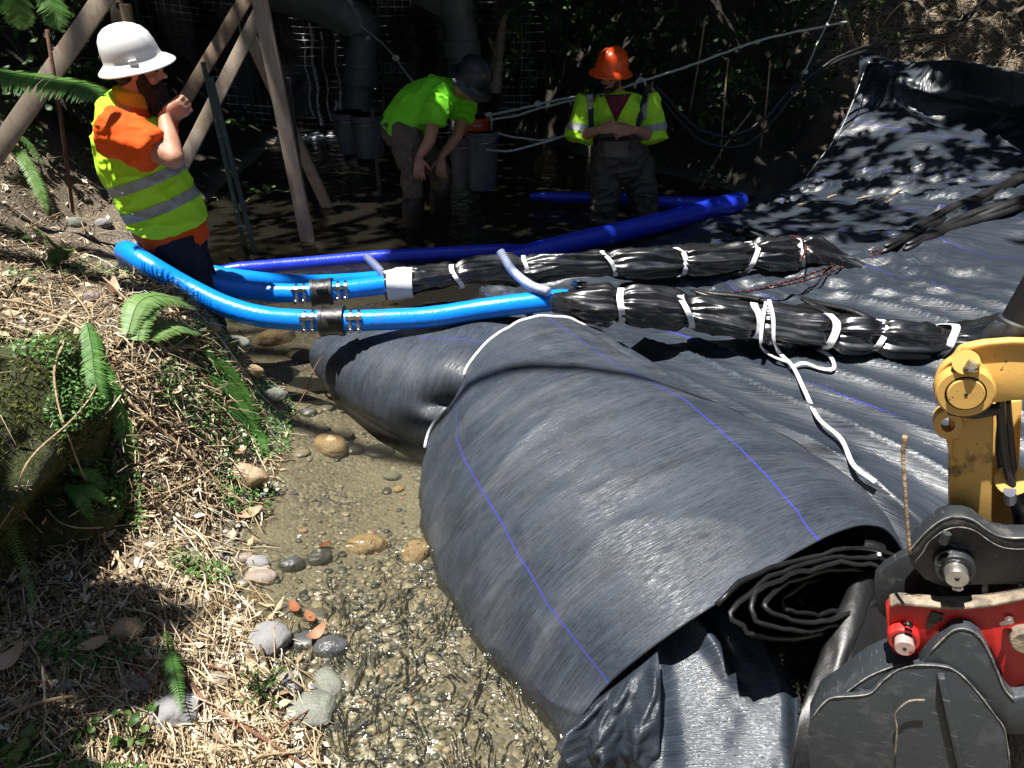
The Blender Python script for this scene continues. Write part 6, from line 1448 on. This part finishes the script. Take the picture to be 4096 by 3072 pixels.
# ------------------------------------------------------------------ overhanging trees (shade and dapple)
SUN = V((-.24, -.06, .97)).normalized()
TREES = [(V((-5.2, 8.5, 0)), 'tall tree on the left bank whose crown shades the dam'), (V((1.8, 12.5, 0)), 'tall tree behind the dam shading the men in the water'), (V((5.6, 9.6, 0)), 'tall tree on the right bank dappling the black sheet'), (V((-6.2, 3.6, 0)), 'tree on the left bank above the mossy boulder')]
def smooth(a, b, x): return float(sstep(a, b, np.array(x)))
def dens(x, y):
    """how much of the sun the crowns take away from a spot near the stream"""
    edge = 4.75 + (.25 if x < -1 else 0) - .35 * smooth(.5, 1.5, x)
    d = smooth(edge - .25, edge + .45, y)
    if x > 1.3: d *= 1 - .42 * smooth(1.2, 1.9, x) * smooth(7.0, 6.0, y) - .25 * smooth(2.5, 3.3, x)
    if -2.9 < x < -1.0 and 5.1 < y < 6.9: d *= .62
    if x < -2.6 and 5.0 < y < 6.3: d *= .8
    on_sheet = x > 2.25 + 1.0 * max(0, y - 6.5)
    if on_sheet and 5.8 < y < 8.3: d = min(max(d, .64), .68)
    if x > .5 and y > 6.2 and not on_sheet: d = .97
    if x > 1.3 and y > 4.9: d = max(d, .60)
    if x > .7 and 3.7 < y < 4.7: d = max(d, .35 * smooth(3.9, 4.3, y) * smooth(1.3, 2.0, x))
    if x < -1.45 and y < 2.6: d = max(d, .26)
    if y < 1.85 and x < -1.20 + .10 * math.sin(y * 9) + .25 * max(0, 1.5 - y): d = .95
    if x > 2.6 and y > 7.3: d = max(d, .90 if y > 8.2 else .5)
    if x < -3.4: d = max(d, .80 * smooth(-3.4, -4, x))
    if x < -3.0 and y > 6.3: d = .97
    if -4.2 < x < -2.5 and 5.0 < y < 6.2: d = .38
    if -3.1 < x < -1.9 and y > 9: d *= .86
    return d
random.seed(4)
lfs = [MB() for _ in TREES]; cnt = 0
for i in range(70000):
    x = random.uniform(-9, 9); y = random.uniform(-.5, 17); 
    dn = dens(x, y)
    if dn <= .02: continue
    big = .5 + .5 * noise.noise(V((x * 1.1, y * 1.1, 3))) ; small = .5 + .5 * noise.noise(V((x * 3.1, y * 3.1, 9)))
    cl = .5 * big + .5 * small
    if cl > .16 + dn * .60 and dn < .93: continue
    if dn < .9 and random.random() > .25 + dn * .6: continue
    z = random.uniform(2.5, 9.5) if dn > .93 and y > 5.4 else random.uniform(4.2, 9.5); p = V((x, y, .4)) + SUN * ((z - .4) / SUN.z)
    ti = min(range(len(TREES)), key=lambda k: (V((TREES[k][0].x, TREES[k][0].y, 0)) - V((p.x, p.y, 0))).length)
    L_ = random.uniform(.10, .26) * (1 if dn > .9 else .75); a = random.random() * 6.28
    d = V((math.cos(a), math.sin(a), random.gauss(0, .25))).normalized(); s_ = d.cross(V((random.gauss(0, .4), random.gauss(0, .4), 1))).normalized() * L_ * .5
    lfs[ti].add([p - d * L_ * .6, p + s_ * .8 - d * L_ * .1, p + d * L_ * .7, p - s_ * .8], [(0, 1, 2, 3)], random.random())
# added ring of unseen foliage all around, also behind the camera: blocks the sky
for i in range(17000):
    a = random.uniform(0, R(360)); rad = random.uniform(9.5, 16); x = rad * math.cos(a); y = 2 + rad * math.sin(a) * .95; z = random.uniform(1.5, 9) + float(gz(x, y)) * .3
    ti = min(range(len(TREES)), key=lambda k: (V((TREES[k][0].x, TREES[k][0].y, 0)) - V((x, y, 0))).length); p = V((x, y, z))
    L_ = random.uniform(.3, .7); d = V((random.gauss(0, 1), random.gauss(0, 1), random.gauss(0, .6))).normalized(); s_ = d.cross(V((random.random() - .5, random.random() - .5, 1))).normalized() * L_ * .5
    lfs[ti].add([p - d * L_ * .6, p + s_, p + d * L_ * .7, p - s_], [(0, 1, 2, 3)], random.random())
for (b0, lab), lf in zip(TREES, lfs):
    z0 = float(gz(b0.x, b0.y)) - .3; root = empty('tree', V((b0.x, b0.y, z0)), lab, 'tree', 'trees overhanging the stream')
    mb = MB(); ln = V((-b0.x * .10, (5 - b0.y) * .10, 0)); top_ = V((b0.x, b0.y, z0)) + ln * 2 + V((0, 0, 9.5))
    mb.tube(cr([V((b0.x, b0.y, z0)), V((b0.x, b0.y, z0 + 2.5)) + ln * .2, V((b0.x, b0.y, z0 + 5.5)) + ln, top_], 6), [.34 - .28 * i / 18 for i in range(19)], 12)
    for k in range(8):
        q = V((b0.x, b0.y, z0 + 4.3 + .55 * k)) + ln * (.35 + .17 * k); e = q + V((-b0.x * .45 + random.gauss(0, 1.6), (6 - b0.y) * .5 + random.gauss(0, 1.5), .6 + random.random())); mb.tube(cr([q, q.lerp(e, .5) + V((0, 0, .4)), e], 5), [.10 - .085 * i / 10 for i in range(11)], 7)
    mb.build('trunk', MT['bark'], root)
    if lf.v: lf.build('crown', MT['canopy'], root, None, False, True)
# ------------------------------------------------------------------ light
el = math.asin(SUN.z); az = math.atan2(SUN.x, SUN.y)
w = bpy.data.worlds.new('World'); sc.world = w; w.use_nodes = True; nt = w.node_tree
sky = nt.nodes.new('ShaderNodeTexSky'); sky.sky_type = 'NISHITA'; sky.sun_disc = False; sky.sun_elevation = el; sky.sun_rotation = az; sky.air_density = 1.0; sky.dust_density = .6
bg = nt.nodes['Background']; nt.links.new(sky.outputs[0], bg.inputs[0]); bg.inputs[1].default_value = .05
sl = bpy.data.lights.new('sun', 'SUN'); sl.energy = 5.0; sl.angle = R(.53); sl.color = (1, .965, .90)
so = bpy.data.objects.new('sun', sl); col.objects.link(so); so.rotation_euler = SUN.to_track_quat('Z', 'Y').to_euler(); so.location = SUN * 30
sc.view_settings.view_transform = 'Standard'; sc.view_settings.look = 'None'; sc.view_settings.gamma = 1; sc.view_settings.exposure = 1.15
sc.cycles.use_denoising = True; sc.cycles.max_bounces = 8; sc.cycles.transparent_max_bounces = 8; sc.cycles.sample_clamp_indirect = 6
bpy.context.view_layer.update()
